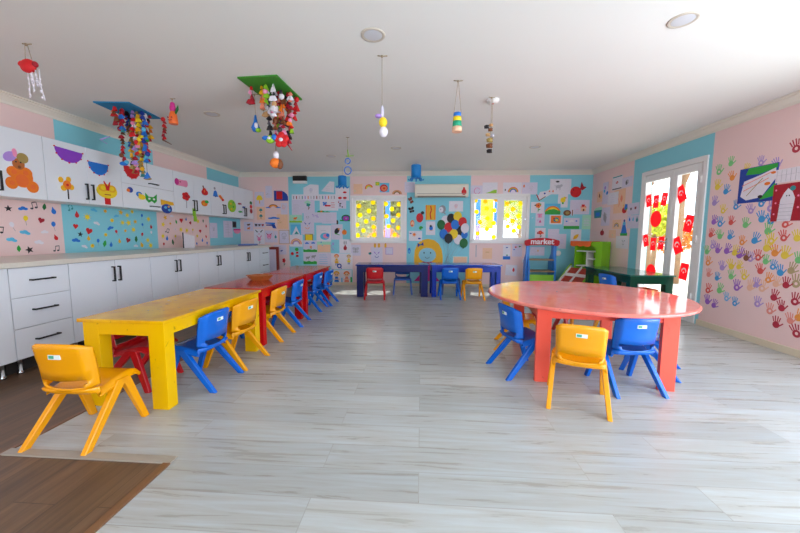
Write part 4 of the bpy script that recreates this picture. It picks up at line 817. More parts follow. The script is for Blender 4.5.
cutout(B, (419, 226, 423.5, 230.5), 'small round green paper bush under the ladybird', [(ell(-0.1, 0.1, 0.9, 0.85), 'green'), (ell(0.5, -0.5, 0.45, 0.45), 'cyan')])
sheet(B, (426, 221.5, 435.2, 235), 'white sheet with a blue and black penguin', 'white', [([(ell(0, 0, 0.5, 0.7), 'blue'), (ell(-0.1, 0.6, 0.3, 0.3), 'black'), (seg(-0.7, -0.7, 0.7, -0.5, 0.12), 'gold')], 0.1, 0, 0.8)])
sheet(B, (409, 231, 422, 241), 'white sheet with an orange sun and two blue shapes', 'white', [(sun('orange'), -0.2, 0.3, 0.5), ([(ell(0, 0, 1, 0.5), 'dblue')], 0.6, -0.5, 0.3), ([(ell(0, 0, 1, 0.5), 'dblue')], -0.75, 0.5, 0.22)])
cutout(B, (407.5, 247.5, 411, 254), 'light blue paper fish left of the yellow-haired paper girl', [(ell(0, 0, 0.8, 0.9), 'blue'), (ell(0, -0.2, 0.5, 0.4), 'sky')])
sheet(B, (453, 256.5, 467.3, 264.5), 'blank cream card under the balloon bunch', 'cream', [([(rct(-0.9, -0.85, 0.9, 0.85), 'peach')], 0, 0, 'w')])
# balloon bunch: fifteen paper balloons, each with its own string
c0 = on_y(446.5, 264, D)
BL = [(308, 155, 'white', 'white paper balloon at the upper left of the bunch'), (350, 140, 'black', 'black paper balloon at the top of the bunch'), (400, 125, 'yellow', 'yellow paper balloon at the very top of the bunch'), (437, 168, 'red', 'red paper balloon at the upper right of the bunch'),
      (275, 188, 'dgreen', 'green paper balloon at the left edge of the bunch'), (330, 208, 'red', 'red paper balloon left of the middle of the bunch'), (380, 188, 'blue', 'blue paper balloon in the upper middle of the bunch'), (455, 215, 'white', 'white paper balloon at the right edge of the bunch'),
      (418, 235, 'black', 'black paper balloon right of the middle of the bunch'), (293, 258, 'blue', 'blue paper balloon at the lower left of the bunch'), (370, 258, 'yellow', 'yellow paper balloon in the lower middle of the bunch'), (330, 292, 'black', 'black paper balloon at the bottom left of the bunch'),
      (452, 265, 'blue', 'small blue paper balloon at the lower right of the bunch'), (402, 300, 'white', 'white paper balloon at the bottom of the bunch'), (445, 328, 'dgreen', 'green paper balloon at the bottom right of the bunch')]
for k, (a, b, col, lab) in enumerate(BL):
    c = on_y(405 + a / 7.61, 200 + b / 7.61, D); r = 0.098 if 'small' not in lab else 0.078; tl = (c.x - c0.x) * -0.25
    o = flat('paper_balloon', B, c, None, None, [(ell(0, 0, r * 0.95, r * 1.12), col), ([(-0.02, -r * 1.25), (0.02, -r * 1.25), (0, -r * 1.05)], col)], lab, 'paper balloon', 'paper balloons in the bunch', lift=0.0102 + 0.0023 * ((k * 4) % 15), tilt=tl, thick=0.0015)
    s = MB(); zb_ = -0.0085 - 0.0023 * ((k * 4) % 15); p = [Vector((0, -r * 1.2, -0.001)), Vector((0, -r * 1.25, zb_)), Vector(((c0.x - c.x) * 0.35, (-r * 1.2 + (c0.z - c.z)) * 0.5, zb_)), Vector(((c0.x - c.x) * 0.8 + 0.05 * math.sin(k * 1.7), c0.z - c.z, zb_))]
    s.tube(p, 0.0016, P('grey'), 5); st = s.build('string', o)
# the paper girl with yellow hair, her dress showing between the tables
g0 = on_y(428.5, 252, D); t = thing('paper_girl', 'large paper girl with yellow hair and a magenta dress behind the blue tables', 'wall figure', (g0.x, D - 0.0006, g0.z))
def gpart(name, shapes, lift): o = flat(name, B, Vector((0, 0, 0)), None, None, shapes, lift=lift, thick=0.002); o.parent = t; return o
pw = lambda u, v: (on_y(u, v, D).x - g0.x, on_y(u, v, D).z - g0.z)
hp = [pw(414.2, 264.8), pw(414.0, 258), pw(414.8, 250), pw(417.5, 243.5), pw(422, 240), pw(428, 238.8), pw(434, 240), pw(439, 244), pw(441.8, 250), pw(442.8, 257), pw(442.6, 264.8)]
gpart('hair', [(hp, 'gold')], 0.0)
mat('paint_skin', '8FC6D6', 0.6, 0.05, 20); PAINT['skin'] = '8FC6D6'
fx, fz = pw(427.3, 255); gpart('face', [(ell(fx, fz, 0.2, 0.165), 'skin'), (ell(fx - 0.075, fz + 0.05, 0.014, 0.02), 'black'), (ell(fx + 0.075, fz + 0.05, 0.014, 0.02), 'black'), (band(fx, fz - 0.02, 0.06, 0.05, PI * 1.15, PI * 1.85), 'dgrey')], 0.005)
bx, bz = pw(420.5, 244.8); gpart('bow', [([(bx, bz), (bx - 0.07, bz + 0.045), (bx - 0.06, bz - 0.06)], 'dblue'), ([(bx, bz), (bx + 0.06, bz + 0.07), (bx + 0.07, bz - 0.02)], 'dblue'), (ell(bx, bz, 0.02, 0.02), 'teal')], 0.009)
dz = -g0.z; d0 = pw(424, 262)[1]; gpart('dress', [([(fx - 0.12, d0), (fx + 0.12, d0), (fx + 0.17, d0 - 0.3), (fx + 0.3, dz + 0.12), (fx - 0.3, dz + 0.12), (fx - 0.17, d0 - 0.3)], 'magenta'), (rct(fx - 0.1, d0 - 0.04, fx + 0.1, d0 + 0.01), 'crimson')], 0.003)
# red paper tag on the air conditioner
c = on_y(464, 191, D - 0.199); o = flat('paper_tag', B, c, None, None, [(ell(0, -0.02, 0.055, 0.065), 'red'), (rct(-0.02, 0.03, 0.02, 0.08), 'red')], 'red paper lantern stuck on the right end of the air conditioner', 'paper tag', lift=0.0)
# pink strip round the right window
sheet(B, (470.5, 185.5, 484, 194.5), 'pale sheet with a magenta loop above the left corner of the right window', 'lav', [([(band(0, 0, 0.9, 0.78, 0.5, 6.0, 20), 'magenta')], 0, -0.2, 0.8), (scribble('pink', 41, 4), 0, 0.2, 0.7)])
sheet(B, (482.5, 182.5, 497.5, 193.5), 'white sheet with a green hill above the right window', 'white', [([([(-0.6, -0.95), (0.9, -0.95), (0.9, -0.3), (0.5, -0.35), (0, -0.7)], 'lime')], 0, 0, 'w')])
sheet(B, (503, 182.5, 521.5, 194.8), 'wide white sheet with a bright rainbow above the right window', 'white', [(rainbow(), 0.1, -0.15, 0.85), (drop('black'), -0.75, -0.2, 0.22)])
sheet(B, (522, 182.5, 537.3, 194.5), 'white sheet with a small orange carrot above the right end of the right window', 'lav', [(leaf('orange'), -0.75, 0.4, 0.3), (sketch('lgrey'), 0.2, 0, 0.6)])
sheet(B, (503, 245, 510.3, 259.5), 'white sheet with a blue boat under the right window', 'white', [([(rct(-1, -1, 1, -0.55), 'blue')], 0, 0, 'w'), (leaf('dblue'), 0, 0.65, 0.35, 1.57), (house('green', 'teal'), 0.1, -0.4, 0.3)])
sheet(B, (512, 244, 522, 256.5), 'lilac sheet with three small paper fish under the right window', 'lav', [(fish('red'), -0.3, 0.5, 0.28), (fish('dgreen'), 0.5, 0.6, 0.28), (fish('blue'), -0.6, 0.1, 0.22)])
sheet(B, (505.5, 265, 516.7, 275.5), 'white sheet with one red stroke low on the pink wall', 'white', [(leaf('red'), 0.4, 0.1, 0.45)], tilt=-0.06)
cutout(B, (475.5, 245, 476.6, 257), 'thin grey paper strip under the left side of the right window', [(rct(-1, -1, 1, 1), 'lgrey')])
cutout(B, (482.5, 248, 492, 259), 'faint cream paper under the middle of the right window', [(rct(-1, -1, 1, 1), 'peach'), (rct(-0.4, 0.2, 0.4, 0.3), 'tan')])
# right cyan strip
cutout(B, (535.3, 186, 554, 201), 'white zigzag paper dragon trimmed in red and black', [([(-0.9, -0.35), (-0.5, -0.95), (0.9, 0.05), (1, 0.95), (0.2, 0.35), (-0.5, 0.2), (-0.6, -0.2)], 'white'), (seg(-0.95, 0.1, -0.55, -0.95, 0.12), 'crimson'), (seg(-0.55, -0.95, 0.1, -0.4, 0.1), 'brown'), (ell(0.0, 0, 0.1, 0.12), 'dblue'), (ell(0.5, 0.3, 0.08, 0.1), 'orange')])
sheet(B, (550, 179, 571, 194.3), 'large white sheet with a black-capped duck under the ceiling', 'white', [(animal('lgrey'), -0.2, 0, 0.6), ([(ell(0, 0, 1, 0.45), 'black')], -0.3, 0.65, 0.25), (leaf('orange'), -0.7, -0.6, 0.2)])
sheet(B, (558, 194, 567.7, 207.5), 'white sheet with a fat yellow chick', 'white', [([(ell(0, 0, 0.6, 0.6), 'yellow'), (ell(0.35, 0.5, 0.3, 0.3), 'yellow'), (ell(0.65, 0.5, 0.18, 0.1), 'red'), (rct(-0.2, -0.95, 0.2, -0.5), 'green')], 0, 0.1, 0.9)])
cutout(B, (570, 182, 586.5, 198), 'big red paper fish with an upturned tail', [(ell(-0.3, -0.25, 0.68, 0.68), 'red'), ([(0.2, 0.1), (0.35, 1.0), (0.62, 0.45), (1.0, 0.35), (0.5, -0.05)], 'crimson'), ([(-0.95, -0.4), (-0.7, -0.2), (-0.7, -0.55)], 'crimson'), (ell(-0.6, 0, 0.07, 0.07), 'black')])
sheet(B, (531, 202, 544, 213), 'white sheet with a parrot-coloured flower', 'white', [(flower('orange', 'red', 'green'), 0.1, 0.1, 0.9), ([(ell(0, 0, 0.3, 0.2), 'black')], -0.35, 0.4, 0.6), ([(ell(0, 0, 0.3, 0.2), 'green')], 0.4, 0.6, 0.6)])
sheet(B, (545, 203.7, 560.3, 214.5), 'painting of a rainbow over a green hill', 'sky', [([(band(0, -1, 1.6, 1.3, 0.25, PI - 0.25), 'orange'), (band(0, -1, 1.3, 1.0, 0.2, PI - 0.2), 'yellow')], 0, 0.0, 0.95), ([([(-1, -1), (1, -1), (1, -0.4), (0.2, 0.0), (-0.5, -0.1), (-1, -0.5)], 'green')], 0, 0, 'w')])
sheet(B, (570, 200, 589.3, 214.3), 'wide lilac sheet with a pink house and a red cherry', 'lav', [(house('salmon', 'peach'), 0.4, -0.1, 0.6), (heart('red'), 0.35, 0.2, 0.25), (scribble('pink', 52, 5), -0.5, 0.1, 0.5)])
cutout(B, (563, 209.5, 573.3, 216.3), 'dark brown and white paper sheep under the yellow chick', [(ell(-0.2, 0, 0.75, 0.85), 'brown'), (ell(-0.15, 0.0, 0.4, 0.5), 'khaki'), (rct(0.6, -0.8, 1, 0.9), 'white'), (rct(0.72, -0.8, 0.9, 0.9), 'brown')])
sheet(B, (535, 212, 544.3, 226), 'lilac sheet with a violet butterfly woman', 'lav', [(butterfly('pink', 'magenta'), 0, 0.45, 0.6), ([([(-0.4, -0.9), (0.4, -0.9), (0, 0.1)], 'magenta')], 0.1, -0.1, 0.7), (sketch('lilac'), -0.4, -0.2, 0.4)])
sheet(B, (531.5, 211, 535.5, 228), 'narrow pale blue sheet at the left edge of the right cyan strip', 'cyan', [(scribble('white', 55, 5, 0.2), 0, 0, 1.0)])
sheet(B, (549.5, 215, 562.3, 224.3), 'orange square painting framed in white', 'white', [([(rct(-0.8, -0.75, 0.75, 0.85), 'orange'), (ell(0, 0, 0.45, 0.5), 'teal'), (ell(0.1, -0.1, 0.2, 0.25), 'yellow'), (ell(-0.3, 0.2, 0.15, 0.2), 'red')], 0, 0, 'w')])
sheet(B, (563.7, 218, 579.2, 229), 'sheet with blue sky, white cloud and bright green grass', 'lav', [([(rct(-1, -1, 1, -0.45), 'green')], 0, 0, 'w'), ([(ell(0, 0, 0.3, 0.2), 'blue')], -0.65, 0.4, 0.6), ([(ell(0, 0, 0.3, 0.2), 'blue')], 0.6, 0.45, 0.6), (cloud('white'), 0, 0.4, 0.5)])
sheet(B, (582, 215, 592, 229.3), 'faint mint sheet beside the right corner', 'mint', [(lines('lav', 5, 0.12), 0, 0, 0.9)])
sheet(B, (535, 228, 545.3, 239), 'white sheet with red tulips above the market stall', 'white', [(flower('red', 'orange', 'dgreen'), 0, -0.05, 0.8), (drop('crimson'), -0.5, 0.1, 0.3), (drop('orange'), 0.5, 0.1, 0.3)])
sheet(B, (548, 229, 559, 239.5), 'blank lilac sheet above the right end of the market sign', 'lav', [(lines('white', 3, 0.06), 0, 0, 0.8)])
sheet(B, (558.7, 234, 566, 248.7), 'pale sheet with faint lilac lines right of the market sign', 'lav', [(lines('lilac', 4, 0.05), 0, 0, 0.8)])
sheet(B, (570.5, 229.5, 581, 244), 'white sheet with a big yellow leaf above the toy shop shelf', 'white', [(leaf('gold'), 0, 0, 0.75, -0.8)])
sheet(B, (530, 247, 544.3, 255.5), 'pale sheet behind the market stall posts', 'lav', [(leaf('gold'), 0.1, 0.1, 0.3), (lines('lgrey', 2), 0, -0.4, 0.5)])
# ------------------------------------------------------------------ right wall
Rw = 'right'
sheet(Rw, (612.5, 176, 622.5, 189.5), 'white sheet with red writing in a dark frame at the top of the right wall', 'white', [([(rct(-0.9, -0.95, 0.9, -0.8), 'dgrey'), (rct(-0.9, 0.8, 0.9, 0.95), 'teal')], 0, 0, 'w'), (scribble('red', 61, 7, 0.12), 0, 0.1, 0.7)])
sheet(Rw, (622.5, 177, 632.5, 187), 'white sheet with a grey elephant head at the top of the right wall', 'lav', [([(ell(0, 0, 0.6, 0.6), 'grey'), (ell(-0.3, -0.2, 0.25, 0.5), 'dgrey'), (ell(0.4, 0.2, 0.3, 0.35), 'lgrey')], 0, 0, 0.8)])
sheet(Rw, (608, 192.5, 618.5, 204.5), 'large pale sheet in the middle of the drawings on the right wall', 'white', [(lines('lav', 4, 0.08), 0, 0, 0.8)])
sheet(Rw, (603, 182.5, 608, 204), 'tall sheet with a column of blue figures on the right wall', 'lav', [(dots(['sky', 'blue', 'lilac', 'sky'], 62, 0.3), 0, 0.2, 1.2)])
sheet(Rw, (597.3, 191.5, 603, 202), 'sheet with a small dark sailing boat next to the right corner', 'peach', [(leaf('brown'), -0.2, 0.2, 0.45), (leaf('gold'), 0.3, -0.1, 0.4)])
cutout(Rw, (594, 207, 602, 218), 'blue paper bucket with a green rim next to the right corner', [([(-0.8, -1), (0.8, -1), (1, 0.4), (-1, 0.4)], 'teal'), ([(-1, 0.4), (1, 0.4), (0.8, 1), (-0.6, 0.8)], 'mint'), (rct(-0.5, -0.7, 0.5, 0.0), 'blue')])
sheet(Rw, (601.5, 207.5, 609.7, 225.7), 'pencil drawing of a tall grey bird on the right wall', 'lav', [(leaf('grey'), -0.1, -0.1, 0.8, 0.3), (scribble('lgrey', 63, 5, 0.06), 0, 0.4, 0.8)])
cutout(Rw, (622, 204, 627.8, 213.5), 'paper apple half red and half blue on the right wall', [(ell(-0.1, -0.3, 0.75, 0.65), 'red'), ([(-0.2, -0.2), (0.9, -0.1), (0.8, 0.9), (0.1, 0.95)], 'blue'), ([(0.2, -0.5), (0.9, -0.1), (0.6, 0.2)], 'green'), (seg(-0.4, 0.9, -0.2, 0.1, 0.2), 'gold')])
sheet(Rw, (628, 203, 639.2, 214.7), 'white sheet with two small birds beside the door', 'lav', [(butterfly('dgrey', 'crimson'), -0.4, 0.0, 0.3), (butterfly('crimson', 'dgrey'), 0.4, 0.1, 0.3)])
sheet(Rw, (627.5, 215.2, 639.3, 228.3), 'white sheet with three blue swimmers beside the door', 'lav', [(drop('blue'), -0.6, 0.4, 0.4), (drop('sky'), 0, 0.4, 0.4), (drop('teal'), 0.65, 0.3, 0.5)])
cutout(Rw, (621, 219.5, 627.5, 235.7), 'paper figure in a blue dress on green grass', [(rct(-1, -1, 1, -0.65), 'green'), ([(-0.8, -0.7), (0.9, -0.7), (0.3, 0.4), (-0.4, 0.4)], 'blue'), (ell(0, 0.5, 0.4, 0.22), 'sky'), (ell(0, 0.85, 0.2, 0.14), 'dblue')])
sheet(Rw, (612.8, 219.8, 621, 229), 'sheet with a pale rainbow on the right wall', 'peach', [(rainbow(('khaki', 'gold', 'lilac', 'teal')), 0, -0.1, 0.95)])
cutout(Rw, (600, 229, 604.3, 235.7), 'small dark red paper apple low on the right wall', [(ell(0, -0.15, 0.9, 0.8), 'crimson'), (seg(0, 0.5, 0.2, 1, 0.2), 'dgreen')])
sheet(Rw, (616, 236, 628.3, 248.5), 'white sheet with a small dark face above the green table', 'white', [(catface('dgrey', 'grey'), 0.2, 0, 0.45)])
sheet(Rw, (609, 230, 615.7, 238), 'small faint sheet above the lime green shelf on the right wall', 'peach', [(scribble('mint', 65, 4, 0.1), 0, 0, 0.7)])
sheet(Rw, (614, 189.5, 625, 213), 'tall pink-tinted sheet with salmon pencil lines on the right wall', 'peach', [(scribble('salmon', 66, 7, 0.06), 0, 0.2, 0.9), (leaf('salmon'), 0.4, 0.2, 0.4)])
sheet(Rw, (739, 166.5, 776.5, 202), 'painting bordered in blue and green with pale sweeping shapes', 'dblue', [([([(-0.65, 0.62), (0.1, 0.55), (0.97, 0.75), (0.97, 0.97), (-0.5, 0.97)], 'green'), ([(0.2, -0.9), (0.97, -0.75), (0.97, 0.0)], 'green'), ([(-0.85, -0.6), (-0.5, -0.85), (0.3, -0.75), (0.95, 0.2), (0.9, 0.75), (0.2, 0.5), (-0.7, 0.25)], 'white'), (seg(-0.8, 0.0, 0.7, 0.55, 0.04), 'salmon'), (seg(-0.7, -0.3, 0.6, 0.25, 0.04), 'salmon'), (ell(0.55, -0.05, 0.15, 0.09), 'orange'), (ell(0.8, 0.5, 0.12, 0.07), 'orange'), (ell(0.25, -0.72, 0.12, 0.09), 'black'), (ell(-0.85, 0.5, 0.09, 0.12), 'dblue'), (seg(-0.5, -0.6, 0.3, 0.3, 0.03), 'khaki')], 0, 0, 'w')], name='painting', cat='painting')
sheet(Rw, (772.5, 183.5, 803, 221), 'red poster with a white tower-shaped figure and a blue ball', 'crimson', [([([(-0.55, -1), (0.35, -1), (0.5, 0.2), (0.3, 0.55), (0.0, 0.75), (-0.25, 0.5), (-0.45, 0.15)], 'white'), (ell(0.3, 0.72, 0.18, 0.13), 'teal'), (ell(-0.05, 0.35, 0.04, 0.04), 'black'), (ell(0.12, 0.35, 0.04, 0.04), 'black'), (ell(-0.8, 0.7, 0.06, 0.05), 'pink'), (ell(-0.75, 0.0, 0.06, 0.05), 'pink'), (ell(-0.8, -0.6, 0.06, 0.05), 'pink'), (ell(0.75, -0.3, 0.06, 0.05), 'pink'), (ell(0.7, 0.3, 0.06, 0.05), 'pink')] + [(seg(-0.5, -0.9 + k * 0.2, 0.4, -0.9 + k * 0.2, 0.02), 'lgrey') for k in range(5)], 0, 0, 'w')], name='poster', cat='poster')
sheet(Rw, (776.5, 168, 803, 181.5), 'white ruled pages above the red poster at the right edge', 'white', [([(seg(-0.9 + k * 0.36, -0.9, -0.9 + k * 0.36, 0.9, 0.015), 'grey') for k in range(6)] + [(seg(-0.95, 0.1, 0.95, 0.1, 0.03), 'lgrey')], 0, 0, 'w')], name='paper_pages', cat='paper')
# painted handprints: part of the wall
def handprint(u, v, col, rot, s):
    c = on_x(u, v, XR); sh = []; c = c.copy()
    sh.append((ell(0, -0.12, 0.34, 0.36, 0.2, 14), col))
    for k, (x, l, a) in enumerate(((-0.27, 0.42, 0.25), (-0.09, 0.52, 0.08), (0.1, 0.5, -0.08), (0.27, 0.38, -0.25))):
        bx, by = x * 0.9, 0.18; ex, ey = x - math.sin(a) * l, 0.24 + math.cos(a) * l
        sh.append((seg(bx, by, ex, ey, 0.1), col)); sh.append((ell(ex, ey, 0.06, 0.065, 0, 8), col))
    sh.append((seg(0.3, -0.2, 0.62, 0.1, 0.12), col)); sh.append((ell(0.62, 0.1, 0.07, 0.07, 0, 8), col))
    if hash_(u) > 0.62: sh.append((ell(0.02, -0.1, 0.13, 0.15, 0, 10), 'h_wall'))
    o = flat('handprint', Rw, c, None, None, M_(sh, 0, 0, s, rot), lift=0.0002, thick=0.0003, step=0.00008)
    mw = o.matrix_world.copy(); o.parent = wall_right; o.matrix_world = mw
def hash_(x): return (math.sin(x * 12.9898) * 43758.5453) % 1
MATS['h_wall'] = MATS['pink_wall']
HP = '''731,162.5,green 719,171,green 761,162,lilac 777,164,lilac 796,147.5,crimson 746,169.5,yellow 732,177,orange 717.5,186,yellow 726,190.6,blue 714.5,202,lilac 723,210,yellow 714,221,purple 720,223,blue 731,221.6,red 745.5,224,green 736,206,blue 761,203,blue 761.5,218,blue 770.5,220,blue 785.6,223.5,red 783.5,237,red 768,230,green 711,234,red 719.6,235.5,green 730,236,blue 742,241.5,orange 755,239.5,blue 771,240,yellow 797,237,yellow 750.5,210,lilac 771,207,lilac 712.7,245.5,lilac 717.5,249.6,purple 727,250,purple 735,251.7,yellow 739.5,254,purple 706.8,251,green 767,247,yellow 774.6,252,orange 785,254,yellow 746,257,brown 750.5,258,lilac 758,256.5,red 765.6,260.6,green 708,262,orange 722,266.8,lilac 731,265.4,yellow 739,266,yellow 760,270,red 773,266,blue 780,271.6,blue 791.5,269.5,khaki 798.5,259,green 708.6,273.7,salmon 717,277.4,blue 731,275.7,green 744,276,yellow 768.4,279,orange 776,283,peach 786,284,crimson 796,282.6,khaki 736.7,286.5,purple 756,284,lilac 750,286.7,peach 762,287.4,peach 708,289.5,red 719.6,289.5,green 726.4,297.7,sky 707.3,300.5,purple 714,304.6,purple 734.7,302.6,blue 757.4,303,lilac 774,296.4,crimson 781.4,307,crimson 769.7,310,salmon 795,300.5,crimson 776,323.5,crimson 796,332.5,crimson 790,319.7,salmon 799,316.7,orange'''
for q in HP.split():
    u, v, col = q.split(','); u, v = float(u), float(v); handprint(u, v, 'h_' + col, (hash_(u + v) - 0.5) * 0.8, 0.088 + 0.024 * hash_(v))
# ================================================================== STICKERS ON THE KITCHEN BACKSPLASH (painted wall, many small marks)
def sticker(y, z, shapes, s, rot):
    o = flat('sticker', 'left', Vector((XL, y, z)), None, None, M_(shapes, 0, 0, s, rot), lift=0.0003, thick=0.0006, step=0.0001)
    mw = o.matrix_world.copy(); o.parent = wall_left; o.matrix_world = mw
g = random.Random(41); kinds = [lambda: sun('yellow'), lambda: balloon(g.choice(['red', 'blue', 'white', 'yellow'])), lambda: cloud(g.choice(['white', 'blue', 'sky'])), lambda: leaf(g.choice(['dgreen', 'green'])), lambda: heart(g.choice(['red', 'crimson'])), lambda: note(g.choice(['black', 'teal', 'dgrey'])), lambda: star(g.choice(['black', 'gold', 'yellow'])), lambda: drop(g.choice(['gold', 'blue', 'red'])), lambda: flower(g.choice(['gold', 'yellow', 'white']), 'orange', None)]
spots = []
for lo, hi, n in ((2.9, 3.68, 24), (3.76, 5.08, 42), (5.2, 6.42, 32)):
    k = 0; tries = 0; mine = []
    while k < n and tries < 4000:
        tries += 1; y, z = g.uniform(lo + 0.03, hi - 0.03), g.uniform(1.0, 1.5)
        if all((y - a) ** 2 + (z - b) ** 2 > (0.125 if tries < 2500 else 0.09) ** 2 for a, b in mine): mine.append((y, z)); k += 1
    for y, z in mine: sticker(y, z, g.choice(kinds)(), g.uniform(0.036, 0.052), g.uniform(-0.4, 0.4))
# papers on the far part of the backsplash
Lw = 'left'
sheet(Lw, (209.7, 223, 217, 238), 'white sheet with a small drawing on the cyan backsplash', 'lav', [(sketch('grey'), 0, 0.2, 0.5)])
sheet(Lw, (223.5, 221, 232.5, 237.5), 'two white pages side by side on the cyan backsplash', 'lav', [([(seg(0, -0.9, 0, 0.9, 0.05), 'lgrey')], 0, 0, 'w'), (lines('lgrey', 4, 0.06), 0, 0.1, 0.7)])
sheet(Lw, (232.5, 221.5, 236.2, 227.5), 'small dark photo on the cyan backsplash', 'dgrey', [([(rct(-0.7, -0.7, 0.7, 0.7), 'black')], 0, 0, 'w')])
cutout(Lw, (233.5, 228.5, 240.5, 236), 'pink paper shell on the cyan backsplash', [(band(0, 0.6, 1, 0.0, PI, 2 * PI), 'pink'), (rct(-1, 0.55, 1, 0.9), 'magenta')])

# ================================================================== PAPER FIGURES ON THE WALL CABINET DOORS
PAINT['o_brown'] = 'B5642E'; PAINT['b_orange'] = 'E2701E'
def half_disc(c, spikes='red'): return [([(-1, 0.8)] + [(math.cos(PI + PI * k / 14), 0.8 + 1.8 * math.sin(PI + PI * k / 14)) for k in range(1, 14)] + [(1, 0.8)], c)] + [(ell(1.02 * math.cos(PI + PI * k / 6), 0.8 + 1.84 * math.sin(PI + PI * k / 6), 0.06, 0.1, 0, 8), spikes) for k in range(7)]
U = 'upper'
bear = [(ell(0.03, -0.28, 0.66, 0.5), 'orange'), (ell(-0.45, -0.1, 0.4, 0.26), 'orange'), (ell(0.25, -0.08, 0.42, 0.27), 'orange'), (ell(-0.62, -0.62, 0.36, 0.28), 'orange'), (ell(0.62, -0.7, 0.38, 0.28), 'orange'), (ell(0.0, -0.45, 0.4, 0.28), 'roof_orange'), (ell(-0.12, 0.3, 0.36, 0.26), 'o_brown'), (ell(-0.6, 0.58, 0.38, 0.22, 0.3), 'lilac'), (ell(0.16, 0.6, 0.34, 0.24), 'khaki'), (ell(-0.3, 0.78, 0.14, 0.2), 'pink'), (ell(-0.1, 0.16, 0.1, 0.07), 'brown'), (ell(-0.28, 0.38, 0.05, 0.04), 'black'), (ell(0.0, 0.38, 0.05, 0.04), 'black')]
for cx, cy in ((-0.45, -0.1), (0.25, -0.08), (-0.62, -0.62), (0.62, -0.7)): bear += [(ell(cx, cy, 0.16, 0.11), 'roof_orange')]
cutout(U, (4, 149.5, 37, 192), 'paper bear made of orange circles with one pink and one green ear', bear)
cutout(U, (55, 148.5, 82, 162.5), 'purple paper hedgehog, a half disc with red spikes', half_disc('purple'), tilt=-0.05)
cutout(U, (88.5, 162, 108, 175), 'blue paper hedgehog, a half disc with red spikes', half_disc('blue'))
cutout(U, (59, 176.5, 73.5, 199), 'paper flower with an orange centre and yellow petals on a black stick', [(seg(0.15, -1, 0.15, 0, 0.1), 'black'), (ell(-0.7, 0.65, 0.3, 0.25), 'gold'), (ell(0.35, 0.75, 0.3, 0.25), 'gold'), (ell(-0.4, -0.05, 0.35, 0.25), 'gold'), (ell(0.65, 0.1, 0.35, 0.25), 'gold'), (ell(0.1, 0.25, 0.52, 0.4), 'orange'), (ell(0.1, 0.25, 0.2, 0.12), 'red')])
cutout(U, (96.5, 181.5, 117, 204.5), 'yellow paper owl with round eyes and red feet', [(rct(-0.25, -1, 0.25, -0.35), 'red'), (ell(0, 0.15, 0.98, 0.62), 'yellow'), (ell(-0.4, 0.4, 0.42, 0.32), 'gold'), (ell(0.45, 0.4, 0.42, 0.32), 'gold'), (ell(-0.4, 0.4, 0.22, 0.18), 'yellow'), (ell(0.45, 0.4, 0.22, 0.18), 'yellow'), ([(-0.25, 1), (0.05, 0.6), (0.35, 1), (0.15, 0.2), (-0.1, 0.2)], 'red'), (seg(-0.3, -0.15, 0.3, -0.15, 0.07), 'crimson')])
cutout(U, (123.5, 166, 139.8, 178.5), 'red paper half disc under the strands of the blue board', half_disc('red', 'red'), tilt=-0.1)
cutout(U, (126.5, 186.5, 133, 193), 'small blue and orange paper bird on the lower flap door', [(ell(0.1, 0, 0.85, 0.85), 'dblue'), (ell(-0.5, -0.2, 0.5, 0.5), 'orange')])
cutout(U, (136, 191.5, 145.5, 200.5), 'yellow and blue paper snail on the lower flap door', [(ell(-0.35, 0.35, 0.6, 0.55), 'blue'), (ell(0.2, -0.2, 0.75, 0.6), 'yellow'), (ell(-0.3, 0.35, 0.25, 0.25), 'yellow')])
cutout(U, (145.5, 193.5, 157, 203.5), 'green paper mask with two pointed ears on the lower flap door', [([(-1, 0.95), (-0.5, 0.3), (0.4, 0.3), (0.95, 0.95), (0.9, -0.4), (0.5, -0.9), (0, -0.5), (-0.5, -0.9), (-0.95, -0.3)], 'green'), (ell(-0.4, -0.1, 0.2, 0.2), 'white'), (ell(0.4, -0.1, 0.2, 0.2), 'white')])
cutout(U, (174.8, 178.8, 187.3, 187), 'pink paper pig with curved ends on the flower cabinet', [(rct(-0.75, -0.75, 0.7, 0.75), 'pink'), (ell(-0.7, 0.1, 0.3, 0.8), 'magenta'), (ell(0.72, 0, 0.28, 0.85), 'pink'), (ell(-0.2, 0.2, 0.1, 0.15), 'crimson')])
cutout(U, (160.5, 199.5, 174.5, 214.5), 'yellow snail with a spotted blue shell between two wall cabinets', [([(-0.9, 0.9), (0.8, 0.7), (0.9, 0.3), (-0.9, 0.2)], 'gold'), (ell(-0.15, -0.25, 0.72, 0.62), 'dblue'), (ell(-0.35, -0.1, 0.2, 0.17), 'sky'), (ell(0.15, -0.4, 0.18, 0.16), 'sky'), (ell(0.1, 0.05, 0.14, 0.12), 'gold')])
cutout(U, (182, 192, 190, 208), 'red paper flower on a thin stem on the flower cabinet', [(seg(0.0, -1, 0.1, 0.3, 0.1), 'lgrey')] + [(ell(0.55 * math.cos(a), 0.45 + 0.3 * math.sin(a), 0.42, 0.24), 'red') for a in (0, 1.3, 2.5, 3.8, 5.0)] + [(ell(0, 0.45, 0.25, 0.14), 'crimson')])
cutout(U, (201.3, 186, 207.7, 195.5), 'red paper pear with a brown stalk on the flower cabinet', [(ell(0, -0.35, 0.95, 0.6), 'red'), (ell(-0.1, 0.15, 0.5, 0.4), 'red'), (seg(-0.2, 0.3, -0.5, 1, 0.2), 'brown'), (ell(-0.2, -0.1, 0.16, 0.3), 'orange')])
cutout(U, (201, 199.5, 208.5, 206.5), 'orange paper peach with a green leaf on the flower cabinet', [(ell(-0.1, -0.1, 0.85, 0.85), 'orange'), (ell(0.5, 0.4, 0.55, 0.45), 'green'), (ell(-0.3, -0.3, 0.25, 0.25), 'gold')])
